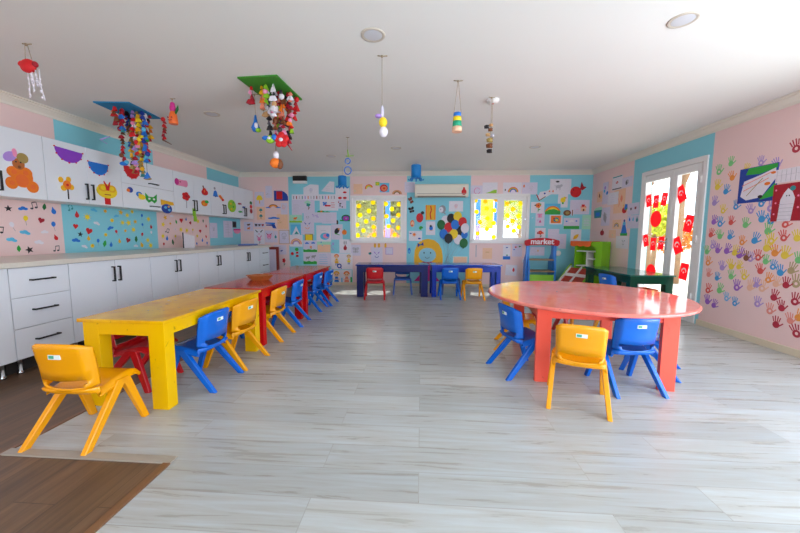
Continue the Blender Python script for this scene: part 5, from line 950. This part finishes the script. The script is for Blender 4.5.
cutout(U, (192, 208.5, 196.8, 221.5), 'green paper crocodile hanging below the bottom edge of the flower cabinet', [(rct(-0.7, -0.2, 0.6, 1), 'lime'), (rct(-0.4, -1, 0.9, -0.2), 'lime'), (ell(0.0, 0.7, 0.2, 0.1), 'dgreen')])
cutout(U, (212.5, 187, 218, 197), 'blue paper bell with a grey bow', [([(-0.9, -0.9), (0.9, -0.9), (0.5, 0.1), (0, 0.35), (-0.5, 0.1)], 'blue'), (ell(0, -0.85, 0.3, 0.15), 'dblue'), (ell(-0.2, 0.7, 0.3, 0.25), 'grey')])
cutout(U, (218.5, 194.5, 224, 201.5), 'orange paper carrot with a red tip', [([(-0.9, 0.6), (-0.2, 0.9), (0.95, -0.8), (0.3, -1)], 'orange'), (ell(0.4, -0.6, 0.4, 0.3), 'red'), (seg(-0.5, 0.7, -0.8, 1, 0.2), 'gold')], tilt=0.2)
cutout(U, (227.7, 199.5, 236, 212.5), 'lime green spotted paper ball', [(ell(0, 0, 0.95, 0.95), 'lime'), (ell(-0.3, 0.3, 0.2, 0.15), 'gold'), (ell(0.3, -0.1, 0.2, 0.15), 'green'), (ell(-0.2, -0.5, 0.2, 0.15), 'gold'), (ell(0.3, 0.55, 0.15, 0.12), 'green')])
cutout(U, (237.5, 202, 241.2, 205.5), 'tiny red paper fish near the end of the wall cabinets', fish('crimson', 'white'))
cutout(U, (242, 205.5, 245, 209), 'tiny dark blue paper fish near the end of the wall cabinets', fish('dblue', 'white'))
cutout(U, (238, 210, 242, 213.5), 'tiny green paper fish near the end of the wall cabinets', fish('green', 'white'))
cutout(U, (249.3, 201, 252.7, 214.5), 'paper traffic light at the end of the wall cabinets', [(ell(0, 0.7, 0.7, 0.25), 'dgreen'), (ell(0, 0.15, 0.7, 0.28), 'red'), (ell(0, -0.5, 0.75, 0.35), 'crimson')])

# ================================================================== YELLOW DOTS ON THE WINDOW PANES
def dots_on(win, pts):
    for u, v in pts:
        c = on_y(u, v, D + 0.030); o = flat('sun_sticker', 'winglass', c, None, None, [([((0.06 if k % 2 else 0.046) * math.cos(2 * PI * k / 20), (0.06 if k % 2 else 0.046) * math.sin(2 * PI * k / 20)) for k in range(20)], 'sheer_yellow' if hash_(u) > 0.4 else 'sheer_gold')], lift=0.001, single=True)
        mw = o.matrix_world.copy(); o.parent = win; o.matrix_world = mw
S = 60 / 533
dots_on(win1, [(350 + a * S, 180 + b * S) for a, b in ((80, 230), (205, 200), (168, 275), (90, 312), (208, 342), (143, 368), (63, 398), (210, 418), (120, 448), (68, 492), (215, 488), (320, 212), (435, 215), (372, 258), (325, 322), (430, 312), (383, 360), (342, 412), (427, 425), (398, 486))])
dots_on(win2, [(470 + a * S, 185 + b * S) for a, b in ((50, 138), (137, 148), (230, 130), (148, 210), (58, 238), (215, 225), (155, 297), (88, 330), (210, 338), (150, 392), (68, 430), (210, 462), (330, 168), (447, 165), (382, 217), (332, 270), (432, 275), (380, 318), (335, 368), (432, 375), (388, 408))])

# ================================================================== FLAGS ON THE GLAZED DOOR
def flag_shapes(w, h):       # upright hanging flag: crescent and star on red
    s = w * 0.5; cr = band(0, 0.05 * h, s * 0.56, 0.0, -0.55, PI + 0.55, 24)[:25] + [(s * 0.43 * math.cos(t_), 0.05 * h - s * 0.15 + s * 0.43 * math.sin(t_)) for t_ in [PI + 0.3 - (PI + 0.6) * k / 24 for k in range(25)]]; return [(rct(-w / 2, -h / 2, w / 2, h / 2), 'flag_red'), (cr, 'flag_white')] + M_(star('flag_white'), 0, 0.05 * h - s * 0.34, s * 0.26)
GX = XR + 0.018
def flag(c, w, h, tilt, label=None, parent=None):
    o = flat('flag', 'doorglass', c, None, None, flag_shapes(w, h), label, 'flag' if label else None, 'single flags on the door glass' if label else None, lift=0.004, tilt=tilt, single=True, step=0.0012)
    if parent is not None: mw = o.matrix_world.copy(); o.parent = parent; o.matrix_world = mw
    return o
def garland(label, pts, tilts, w, h):
    cs = [on_x(u, v, GX) for u, v in pts]; t = thing('flag_garland', label, 'garland', tuple(cs[1]), 0, 'flag garlands'); bpy.context.view_layer.update()
    for c, a in zip(cs, tilts): flag(c, w, h, a, parent=t)
    s = MB(); q = [Vector((-0.004, c.y - cs[1].y, c.z - cs[1].z + h / 2)) for c in cs]; e0 = q[0] + Vector((0, 0.09, 0.05)); e1 = q[-1] + Vector((0, -0.07, 0.05)); s.tube([e0] + q + [e1], 0.003, P('white'), 5); s.build('string', t)
garland('upper garland of three small red flags with white crescents on the door glass', [(649, 200.8), (656.3, 201.6), (664.5, 199.2)], (0.2, -0.02, -0.18), 0.125, 0.2)
garland('lower garland of three small red flags with white crescents on the door glass', [(646, 240.4), (653.3, 244), (661.3, 243)], (0.25, 0.0, -0.12), 0.125, 0.205)
FLW = 0.145, 0.235
flag(on_x(681.5, 194, GX), 0.15, 0.24, 0.42, 'top single red flag on the right door pane, tilted left'); flag(on_x(689, 223.5, GX), 0.15, 0.24, -0.2, 'second single red flag from the top of the right door pane')
flag(on_x(677.5, 245.5, GX), 0.16, 0.24, 0.42, 'third single red flag from the top of the right door pane, tilted left'); flag(on_x(684, 271.5, GX), 0.15, 0.24, -0.12, 'lowest single red flag on the right door pane')
for (u, v, r, lab) in ((656, 219, 0.125, 'large red paper disc between the two flag garlands'), (651, 271.5, 0.115, 'red paper disc at the bottom of the left door pane')):
    flat('paper_disc', 'doorglass', on_x(u, v, GX), None, None, [(ell(0, 0, r, r * 1.05, 0, 30), 'sheer_red')], lab, 'paper disc', lift=0.004, single=True)

# ================================================================== THINGS HANGING FROM THE CEILING
def below(u, v, x, y): d = ray(u, v); return EYE.z + d.z / math.hypot(d.x, d.y) * math.hypot(x, y)
def hook(t, s=1.0): mb = MB(); mb.tube([(-0.03 * s, 0, -0.004), (0, 0.004, -0.008), (0.035 * s, 0.008, -0.004)], 0.004, MATS['string_tan'], 6); mb.lathe([(0.006, -0.02), (0.008, -0.004)], MATS['string_tan'], 8); mb.build('ceiling_hook', t)
def cord(t, pts, r=0.0022, m='string_tan'): mb = MB(); mb.tube(pts, r, MATS[m] if m in MATS else P(m), 6); mb.build('string', t)
# red crescent bag with white tassels
x, y = -2.965, 2.436; t = thing('hanging_ornament', 'red felt heart bag with white tassels hanging at the upper left', 'hanging ornament', (x, y, H)); zb = below(28, 66, x, y) - H; hook(t)
cord(t, [(-0.01, 0, -0.01), (-0.018, 0, zb + 0.04)]); cord(t, [(0.01, 0, -0.01), (0.035, 0, zb + 0.045)])
mb = MB(); mb.ball((0.0, 0, zb), (0.06, 0.03, 0.05), P('red'), 18, 10); mb.ball((-0.04, 0, zb + 0.015), (0.036, 0.02, 0.024), P('red'), 12, 8); mb.ball((0.058, 0, zb + 0.01), (0.018, 0.02, 0.022), P('crimson'), 10, 6); mb.build('felt_body', t)
for k, (dx, l) in enumerate(((-0.01, 0.2), (0.025, 0.16), (0.015, 0.1), (0.055, 0.12), (0.085, 0.22))):
    mb = MB(); z0 = zb - 0.03; mb.tube([(dx, 0, z0), (dx + 0.008 * math.sin(k), 0.006, z0 - l * 0.5), (dx + 0.025 * (dx > 0.05), 0, z0 - l)], [0.004, 0.003, 0.005], P('white'), 6)
    for j in range(4): mb.ball((dx + 0.005 * (j % 2), 0, z0 - l * (0.3 + 0.2 * j)), (0.008, 0.006, 0.012), P('white'), 6, 4)
    mb.build('tassel', t)
def strand(t, x, y, z0, l, cols, seed, sz=0.026):
    g = random.Random(seed); mb = MB(); mb.tube([(x, y, z0), (x, y, z0 - l)], 0.002, P('dgrey'), 5); z = z0
    while z > z0 - l:
        s = sz * g.uniform(0.7, 1.25); c = g.choice(cols); k = g.random(); dx, dy = g.uniform(-0.5, 0.5) * s, g.uniform(-0.5, 0.5) * s
        if k < 0.16: mb.ball((x + dx, y + dy, z - s), (s, s * 0.8, s), P(c), 8, 6)
        elif k < 0.86:
            a = g.uniform(0, PI); ca, sa = math.cos(a) * s * 1.3, math.sin(a) * s * 1.3
            mb.hexa([(x + dx - ca, y + dy - sa, z - s * 1.5), (x + dx - ca * .5, y + dy + sa, z - s * 1.7), (x + dx + ca, y + dy + sa, z - s * 1.5), (x + dx + ca * .5, y + dy - sa, z - s * 1.8)], [(x + dx - ca * .6, y + dy - sa * .4, z - s * 0.4), (x + dx - ca * .3, y + dy + sa * .4, z - s * 0.2), (x + dx + ca * .6, y + dy + sa * .4, z - s * 0.4), (x + dx + ca * .3, y + dy - sa * .4, z - s * .1)], P(c))
        else: mb.lathe([(0.002, -s * 1.6), (s, -s * 1.1), (s * 0.5, -s * 0.4), (0.002, 0)], P(c), 7, (x + dx, y + dy, z), False)
        z -= s * g.uniform(1.2, 1.8)
    return mb.build('strand', t)
def board(t, w, d, rz, m):
    mb = MB(); c, s = math.cos(rz), math.sin(rz); q = [(-w, -d), (w, -d), (w, d), (-w, d)]; q = [(x * c - y * s, x * s + y * c) for x, y in q]
    mb.hexa([(x, y, -0.014) for x, y in q], [(x, y, 0) for x, y in q], MATS[m]); mb.build('board', t, bevel=0.002)
# blue board on the left
x, y = -3.375, 3.755; t = thing('hanging_board', 'blue ceiling board with a cluster of long colourful strands', 'hanging decoration', (x, y, H)); board(t, 0.19, 0.25, 0.1, 'felt_sky')
mix1 = ['red', 'crimson', 'blue', 'dblue', 'gold', 'brown', 'teal', 'orange', 'black', 'crimson', 'brown', 'khaki', 'dblue']
q = [(-0.15, -0.06, .2, ['red', 'blue', 'crimson', 'orange']), (-0.08, 0.05, .3, mix1), (0.0, -0.1, .34, ['red', 'orange', 'teal', 'blue', 'crimson']), (-0.13, 0.0, 0.74, ['brown', 'crimson', 'brown', 'red']), (-0.06, 0.06, 0.5, mix1), (0.0, 0.0, 0.86, ['khaki', 'gold', 'black', 'khaki', 'teal']), (0.045, 0.07, 0.95, ['teal', 'khaki', 'black', 'gold', 'crimson', 'dblue']), (0.08, -0.03, 0.92, ['pink', 'white', 'red', 'crimson', 'lilac']), (0.1, 0.06, 0.64, ['white', 'pink', 'red', 'crimson']), (0.13, 0.0, 0.9, ['gold', 'khaki', 'yellow']), (0.17, 0.05, 0.7, ['red', 'crimson', 'green', 'white']), (0.2, 0.0, 0.74, ['blue', 'dblue', 'sky', 'blue']), (0.02, 0.12, 0.6, mix1), (0.06, 0.15, 0.5, mix1), (0.15, 0.12, 0.35, mix1), (-0.02, -0.16, 0.2, ['red', 'crimson', 'brown'])]
for k, (dx, dy, l, cols) in enumerate(q): strand(t, dx * 0.85, dy, -0.014, l * 0.76, cols, 100 + k, 0.027)
mb = MB(); mb.ball((-0.11, 0, -0.6), (0.05, 0.03, 0.025), P('blue'), 12, 6); mb.ball((-0.075, 0.0, -0.585), (0.026, 0.022, 0.025), P('sky'), 10, 6); mb.build('felt_bird', t)
mb = MB(); mb.tube([(0.17, 0, -0.56), (0.17, 0, -0.7)], 0.002, P('dgrey'), 5); mb.lathe([(0.04, -0.08), (0.018, -0.03), (0.004, 0)], P('blue'), 9, (0.17, 0, -0.7)); mb.ball((0.17, 0, -0.775), (0.045, 0.035, 0.015), P('khaki'), 10, 5); mb.build('felt_hat', t)
mb = MB(); mb.tube([(-0.16, -0.1, -0.32), (-0.26, -0.12, -0.36), (-0.2, -0.1, -0.4)], [0.004, 0.008, 0.003], P('lilac'), 6); mb.build('ribbon', t)
t = thing('hanging_ornament', 'short red and brown bead string at the right corner of the blue board', 'hanging ornament', (-3.14, 3.98, H)); strand(t, 0, 0, -0.002, 0.24, ['red', 'brown', 'crimson'], 140, 0.024); mb = MB(); mb.tube([(-0.03, 0, -0.27), (0.08, 0, -0.33)], [0.009, 0.004], P('brown'), 6); mb.build('twig', t)
# orange felt carrot
x, y = -2.62, 3.456; t = thing('hanging_ornament', 'orange felt carrot hanging between the two ceiling boards', 'hanging ornament', (x, y, H)); z1 = below(172, 124, x, y) - H; hook(t, 0.8); cord(t, [(0, 0, -0.01), (0, 0, z1 + 0.17)])
mb = MB(); mb.lathe([(0.04, z1), (0.045, z1 + 0.02), (0.034, z1 + 0.1), (0.022, z1 + 0.135)], P('roof_orange'), 12); mb.build('felt_body', t)
mb = MB(); mb.lathe([(0.022, z1 + 0.12), (0.03, z1 + 0.16), (0.02, z1 + 0.215), (0.006, z1 + 0.225)], P('magenta'), 10); mb.build('felt_top', t)
mb = MB(); mb.tube([(0.025, 0, z1 + 0.1), (0.05, 0, z1 + 0.15), (0.06, 0, z1 + 0.19)], [0.008, 0.014, 0.003], P('dgreen'), 7); mb.build('felt_leaf', t)
mb = MB(); mb.ball((-0.02, -0.05, z1 + 0.055), 0.008, P('crimson'), 8, 5); mb.ball((0.02, -0.05, z1 + 0.055), 0.008, P('crimson'), 8, 5); mb.tube([(-0.02, -0.052, z1 + 0.03), (0, -0.054, z1 + 0.024), (0.02, -0.052, z1 + 0.03)], 0.004, P('crimson'), 5); mb.build('felt_face', t)
# green board in the middle
x, y = -1.47, 3.295; t = thing('hanging_board', 'green ceiling board with a cluster of short felt toys', 'hanging decoration', (x, y, H)); board(t, 0.19, 0.27, -0.06, 'board_green')
mix2 = ['black', 'white', 'orange', 'brown', 'red', 'crimson', 'salmon', 'lime', 'pink', 'dgrey']
q = [(-0.15, -0.1, .14, ['red', 'crimson', 'pink']), (-0.06, -0.1, .16, ['orange', 'gold', 'salmon']), (-0.01, -0.12, .15, ['salmon', 'pink', 'lime']), (0.08, -0.14, .26, ['white', 'salmon', 'black', 'white', 'tan']), (-0.04, 0.0, .42, ['white', 'black', 'dgrey', 'black']), (0.02, 0.0, .46, mix2), (0.06, 0.03, .5, mix2), (0.1, 0.0, .42, mix2), (0.13, 0.06, .48, ['red', 'crimson', 'white', 'black']), (0.03, 0.1, .4, mix2), (0.16, 0.04, .36, mix2), (0.17, 0.16, .2, ['red', 'crimson']), (0.1, 0.12, .3, ['black', 'orange', 'brown']), (-0.1, 0.02, .22, ['lime', 'tan', 'salmon']), (0.0, 0.08, 0.3, mix2)]
for k, (dx, dy, l, cols) in enumerate(q): strand(t, dx, dy, -0.014, l, cols, 200 + k, 0.027)
mb = MB(); mb.ball((-0.015, -0.04, -0.49), (0.05, 0.03, 0.04), P('lime'), 12, 7); mb.ball((-0.055, -0.05, -0.48), (0.04, 0.025, 0.022), P('blue'), 10, 6); mb.ball((0.03, -0.05, -0.475), (0.03, 0.025, 0.03), P('blue'), 10, 6); mb.ball((-0.015, -0.07, -0.485), (0.018, 0.012, 0.014), P('white'), 8, 5); mb.build('felt_fish', t)
mb = MB()
for k in range(5): a = 2 * PI * k / 5 + 0.3; mb.ball((0.1 + 0.042 * math.cos(a), -0.05, -0.5 + 0.042 * math.sin(a)), (0.036, 0.014, 0.036), P('red'), 10, 6)
mb.ball((0.1, -0.064, -0.5), (0.022, 0.01, 0.018), P('white'), 10, 6); mb.build('felt_flower', t)
mb = MB(); mb.tube([(0.15, -0.04, -0.53), (0.2, -0.04, -0.6)], [0.008, 0.004], P('crimson'), 6); mb.build('tassel', t)
mb = MB(); mb.tube([(0.02, 0, -0.52), (0.02, 0, -0.6)], 0.003, P('brown'), 5); mb.ball((0.02, 0, -0.635), (0.03, 0.026, 0.04), P('white'), 10, 6); mb.ball((0.012, 0, -0.71), (0.058, 0.045, 0.05), P('orange'), 12, 8); mb.ball((0.055, 0, -0.72), (0.034, 0.03, 0.05), P('brown'), 10, 6); mb.build('felt_chick', t)
x, y = -1.70, 3.40; t = thing('hanging_ornament', 'blue and green felt fish on a string left of the green board', 'hanging ornament', (x, y, H)); z1 = below(251.5, 131, x, y) - H; hook(t); cord(t, [(0, 0, -0.01), (0, 0, z1 + 0.14)])
mb = MB(); mb.lathe([(0.03, z1), (0.045, z1 + 0.035), (0.02, z1 + 0.09), (0.008, z1 + 0.16)], P('blue'), 10); mb.ball((0.03, -0.01, z1 + 0.01), (0.03, 0.03, 0.022), P('lime'), 8, 6); mb.ball((0.02, -0.03, z1 + 0.05), (0.02, 0.02, 0.03), P('white'), 8, 6); mb.build('felt_body', t)
# string with white and yellow shells
x, y = -0.325, 2.749; t = thing('hanging_ornament', 'long string with white and yellow plastic eggs in the middle of the ceiling', 'hanging ornament', (x, y, H)); z1 = below(383, 125, x, y) - H; hook(t, 1.2); cord(t, [(0, 0, -0.01), (0, 0, z1 + 0.13)])
for (dx, dz, rx, rz_, c) in ((0.002, 0.1, 0.014, 0.05, 'lav'), (-0.03, 0.07, 0.028, 0.016, 'lilac'), (0.008, 0.02, 0.034, 0.04, 'yellow'), (0.012, -0.055, 0.035, 0.042, 'white')): mb = MB(); mb.ball((dx, 0, z1 + dz), (rx, rx, rz_), P(c), 14, 10); mb.build('plastic_egg', t)
PAINT['h_teal'] = '1FA37A'
# striped cup on two strings
x, y = 0.321, 3.209; t = thing('hanging_ornament', 'blue, yellow and green striped paper cup hanging on two strings', 'hanging ornament', (x, y, H)); z1 = below(457, 132, x, y) - H; hook(t, 1.3)
cord(t, [(0, 0, -0.01), (-0.032, 0, z1 + 0.165)]); cord(t, [(0.004, 0, -0.01), (0.036, 0, z1 + 0.165)])
for k, (a, b, c) in enumerate(((0.0, 0.045, 'peach'), (0.045, 0.095, 'h_teal'), (0.095, 0.135, 'yellow'), (0.135, 0.17, 'blue'))): mb = MB(); mb.lathe([(0.046 - a * 0.07, z1 + a), (0.046 - b * 0.07, z1 + b)], P(c), 18); mb.build('cup_band', t)
# brown cones below a white smoke detector
x, y = 0.738, 3.684; t = thing('smoke_detector', 'white round smoke detector above the string of cones', 'smoke detector', (x, y, H)); mb = MB(); mb.lathe([(0.03, -0.038), (0.05, -0.034), (0.06, -0.018), (0.066, -0.008), (0.07, 0)], MATS['plastic_white'], 28); mb.build('housing', t); mb = MB(); mb.lathe([(0.008, -0.042), (0.012, -0.037)], P('red'), 10); mb.build('lamp', t)
t = thing('hanging_ornament', 'string of dark and light pine cones below the smoke detector', 'hanging ornament', (x - 0.03, y - 0.085, H)); hook(t, 1.0); z1 = below(492, 152, x, y) - H; cord(t, [(0, 0, -0.01), (0, 0, z1 + 0.05)]); cord(t, [(0.012, 0, -0.01), (0.01, 0, z1 + 0.25)])
for k, (dx, dz, r, c) in enumerate(((-0.045, 0.235, 0.03, 'black'), (0.0, 0.25, 0.024, 'tan'), (-0.005, 0.205, 0.028, 'brown'), (-0.03, 0.155, 0.028, 'tan'), (0.015, 0.145, 0.024, 'lgrey'), (-0.01, 0.1, 0.038, 'khaki'), (-0.012, 0.045, 0.04, 'brown'), (-0.01, -0.01, 0.034, 'black'))):
    r *= 0.78; mb = MB(); mb.ball((dx, 0, z1 + dz), (r, r, r * 0.8), P(c), 10, 7)
    for j in range(7): a = j * 2.4; mb.ball((dx + r * 0.75 * math.cos(a), r * 0.75 * math.sin(a), z1 + dz + r * (j - 3) * 0.15), r * 0.4, P(c), 6, 4)
    mb.build('cone', t)
# blue wire figure of eight
Y = 5.0; c = on_z(347.5, 137, H); x, y = c.x, c.y; t = thing('hanging_ornament', 'blue figure-of-eight wire on a green string near the left window', 'hanging ornament', (x, y, H)); hook(t, 0.8)
za, zb = below(347, 161, x, y) - H, below(347, 170.5, x, y) - H; cord(t, [(0, 0, -0.01), (0, 0, za + 0.16)], 0.003); cord(t, [(0, 0, za + 0.16), (0.01, 0, za + 0.06)], 0.008, 'lime')
mb = MB()
for zc, r in ((za, 0.036), (zb, 0.05)): mb.tube([(r * math.cos(2 * PI * k / 18), 0.006 * math.sin(4 * PI * k / 18), zc + r * 1.1 * math.sin(2 * PI * k / 18)) for k in range(19)], 0.008, P('blue'), 6, False)
mb.build('wire_loop', t); mb = MB(); mb.tube([(-0.03, 0, za + 0.07), (0.09, 0, za + 0.075)], 0.006, P('lime'), 6); mb.build('wire_arm', t)
# two blue paper octopuses
mat('paper_blue', '1583CF', 0.55, 0.05, 12)
for (u, vt, vb, Yd, lab) in ((342.3, 176, 188, 7.0, 'blue paper octopus hanging left of the left window'), (416.2, 165, 180.5, 6.7, 'blue paper octopus hanging by the air conditioner')):
    a = on_y(u, vt, Yd); b = on_y(u, vb - 2.2, Yd); t = thing('paper_octopus', lab, 'hanging ornament', (a.x, a.y, H), 0, 'paper octopuses'); r = 0.088 if vt > 170 else 0.098; zt, zl = a.z - H, b.z - H
    zt = min(zt, -0.02); cord(t, [(0, 0, 0), (0, 0, zt)])
    mb = MB(); mb.lathe([(r, zl), (r, zt - 0.01), (r * 0.93, zt)], MATS['paper_blue'], 24); mb.build('body', t)
    for k in range(8):
        g2 = 2 * PI * k / 8; cx, sx = math.cos(g2), math.sin(g2); mb = MB(); mb.tube([(r * 0.9 * cx, r * 0.9 * sx, zl + 0.01), (r * 1.1 * cx, r * 1.1 * sx, zl - 0.03), (r * 1.45 * cx, r * 1.45 * sx, zl - 0.035), (r * 1.6 * cx, r * 1.6 * sx, zl - 0.01)], [0.014, 0.013, 0.012, 0.008], MATS['paper_blue'], 6); mb.build('tentacle', t)

# ================================================================== OUTSIDE
mat('terrace', 'CFC6B6', 0.8, 0.1, 3); mat('bark', '9A7A5C', 0.9, 0.25, 6, bump=0.3); mat('leaf_yellow', 'C9CF3A', 0.7, 0.3, 3); mat('leaf_green', '7FA83A', 0.7, 0.3, 3); mat('leaf_rust', 'D98E3A', 0.7, 0.25, 3); mat('leaf_olive', '8A8A44', 0.7, 0.35, 3)
mat('slide_blue', '2F7FD6', 0.4, 0.04, 4); mat('slide_lilac', '9A7AD6', 0.4, 0.04, 4); mat('slide_white', 'ECE9EE', 0.4, 0.04, 4); mat('slide_yellow', 'F2D21A', 0.4, 0.04, 4)
mb = MB(); mb.box(-25, D + T + 0.001, -0.25, 30, 40, -0.12, MATS['terrace']); mb.box(XR + T + 0.001, -12, -0.25, 30, D + T, -0.12, MATS['terrace']); struct(mb, 'ground')
def tree3(label, x, y, h, r, lm, seed, group=None, crown=True, trunk=0.16):
    g = random.Random(seed); t = thing('garden_tree', label, 'tree', (x, y, -0.12), 0, group)
    mb = MB(); mb.tube([(0, 0, 0), (0.1 * g.uniform(-1, 1), 0, h * 0.4), (0.15 * g.uniform(-1, 1), 0.1, h)], [trunk, trunk * 0.8, trunk * 0.45], MATS['bark'], 12)
    for k in range(3): a = g.uniform(0, 6.28); mb.tube([(0, 0, h * (0.5 + 0.1 * k)), (math.cos(a) * r * 0.5, math.sin(a) * r * 0.5, h * (0.75 + 0.1 * k))], [trunk * 0.4, trunk * 0.15], MATS['bark'], 8)
    mb.build('trunk', t)
    if crown:
        mb = MB(); vs = []; fs = []
        for k in range(1500):
            a, b, c = g.uniform(0, 6.283), g.uniform(-1, 1), g.random() ** 0.4; q = math.sqrt(1 - b * b); p = Vector((math.cos(a) * q * c * r, math.sin(a) * q * c * r, h + b * c * r * 0.8)); n = Vector((g.uniform(-1, 1), g.uniform(-1, 1), g.uniform(-1, 1))).normalized(); u = n.orthogonal().normalized() * g.uniform(0.05, 0.11); v = n.cross(u) * 0.6
            o = len(vs); vs += [p - u, p + v * 0.9, p + u, p - v * 0.9]; fs.append((o, o + 1, o + 2, o + 3))
        mb.add(vs, fs, MATS[lm]); mb.build('crown', t)
TG = 'garden trees outside'
tree3('olive-leaved tree outside the left window', -2.6, 12.2, 2.0, 1.4, 'leaf_olive', 1, trunk=0.14); tree3('green-leaved tree outside the middle of the left window', 1.0, 15.6, 2.3, 1.4, 'leaf_olive', 2, trunk=0.12); tree3('rust-leaved bush low outside the left window', -1.9, 15.9, 1.0, 0.9, 'leaf_rust', 12, trunk=0.1)
tree3('yellow-leaved tree outside the right pane of the right window', 3.3, 11.2, 2.3, 0.85, 'leaf_yellow', 3, trunk=0.09)
tree3('bare brown trunk nearest the left door pane outside', 6.25, 9.6, 4.5, 1.0, 'leaf_rust', 4, crown=False, trunk=0.13); tree3('pale bare trunk behind the right door pane outside', 7.0, 9.6, 5.0, 1, 'leaf_rust', 5, crown=False, trunk=0.14)
tree3('yellow-green bush seen through the left door pane', 8.95, 13.4, 1.9, 0.85, 'leaf_yellow', 6, trunk=0.1); tree3('rust-coloured bush seen through the right door pane', 11.2, 15.4, 1.3, 1.0, 'leaf_rust', 7, trunk=0.1)
# garden bank with undergrowth, seen through the left window
mat('bank_olive', '6E6B3C', 0.9, 0.45, 2.2); mat('bank_grey', '9A948C', 0.9, 0.2, 2)
t = thing('garden_bank', 'olive overgrown bank outside the left window', 'bank', (-2.2, 19.5, -0.12)); g = random.Random(77)
mb = MB(); n = 24; prof = [(0, 3.6), (0.35, 3.3), (0.8, 2.2), (1.2, 0.9), (1.5, 0.0)]; vs = []; fs = []
for i in range(n + 1):
    for d, z in prof: vs.append((-5.2 + 9.6 * i / n, -d + g.uniform(-0.12, 0.12), z * (1 + 0.1 * math.sin(i * 0.9) + g.uniform(-0.04, 0.04))))
    vs.append((-5.2 + 9.6 * i / n, 1.2, 0.0))
k = len(prof) + 1
for i in range(n):
    for j in range(k): fs.append((i * k + j, i * k + (j + 1) % k, (i + 1) * k + (j + 1) % k, (i + 1) * k + j))
fs += [tuple(range(k)), tuple(range(n * k + k - 1, n * k - 1, -1))]; mb.add(vs, fs, MATS['bank_olive']); mb.build('earth', t)
mb = MB(); vs = []; fs = []
for q in range(2600):
    p = Vector((g.uniform(-5.1, 4.3), g.uniform(-1.9, -0.3), 0)); p.z = min(3.5, (p.y + 1.9) * 2.6 + g.uniform(0, 0.8)); nn = Vector((g.uniform(-1, 1), g.uniform(-1, 0), g.uniform(-1, 1))).normalized(); u = nn.orthogonal().normalized() * g.uniform(0.06, 0.16); v = nn.cross(u) * 0.7
    o = len(vs); vs += [p - u, p + v, p + u, p - v]; fs.append((o, o + 1, o + 2, o + 3))
mb.add(vs, fs, MATS['leaf_olive']); lf = mb.build('undergrowth', t); lf['kind'] = 'stuff'
# playground tower: posts and panels seen through the back windows
t = thing('playground_tower', 'playground tower with blue and lilac posts outside the back windows', 'playground', (0.9, 9.9, -0.12))
for px, m in ((-1.9, 'slide_blue'), (0.75, 'slide_blue'), (1.28, 'slide_lilac')):
    mb = MB(); mb.tube([(px, 0, 0), (px, 0, 1.6)], 0.07, MATS['slide_lilac' if m == 'slide_blue' else 'slide_white'], 12); mb.tube([(px, 0, 1.6), (px, 0, 3.2)], 0.07, MATS['slide_blue'], 12); mb.build('post', t)
mb = MB(); mb.box(0.82, 0.05, 1.5, 1.2, 0.09, 2.6, MATS['slide_yellow']); mb.build('panel', t)
mb = MB(); mb.box(0.75, -0.05, 0.9, 1.28, 0.12, 1.02, MATS['slide_blue']); mb.build('platform', t)
mb = MB(); mb.box(-2.15, 0.1, 0.3, -1.5, 0.16, 1.0, MATS['slide_white']); mb.build('panel', t)
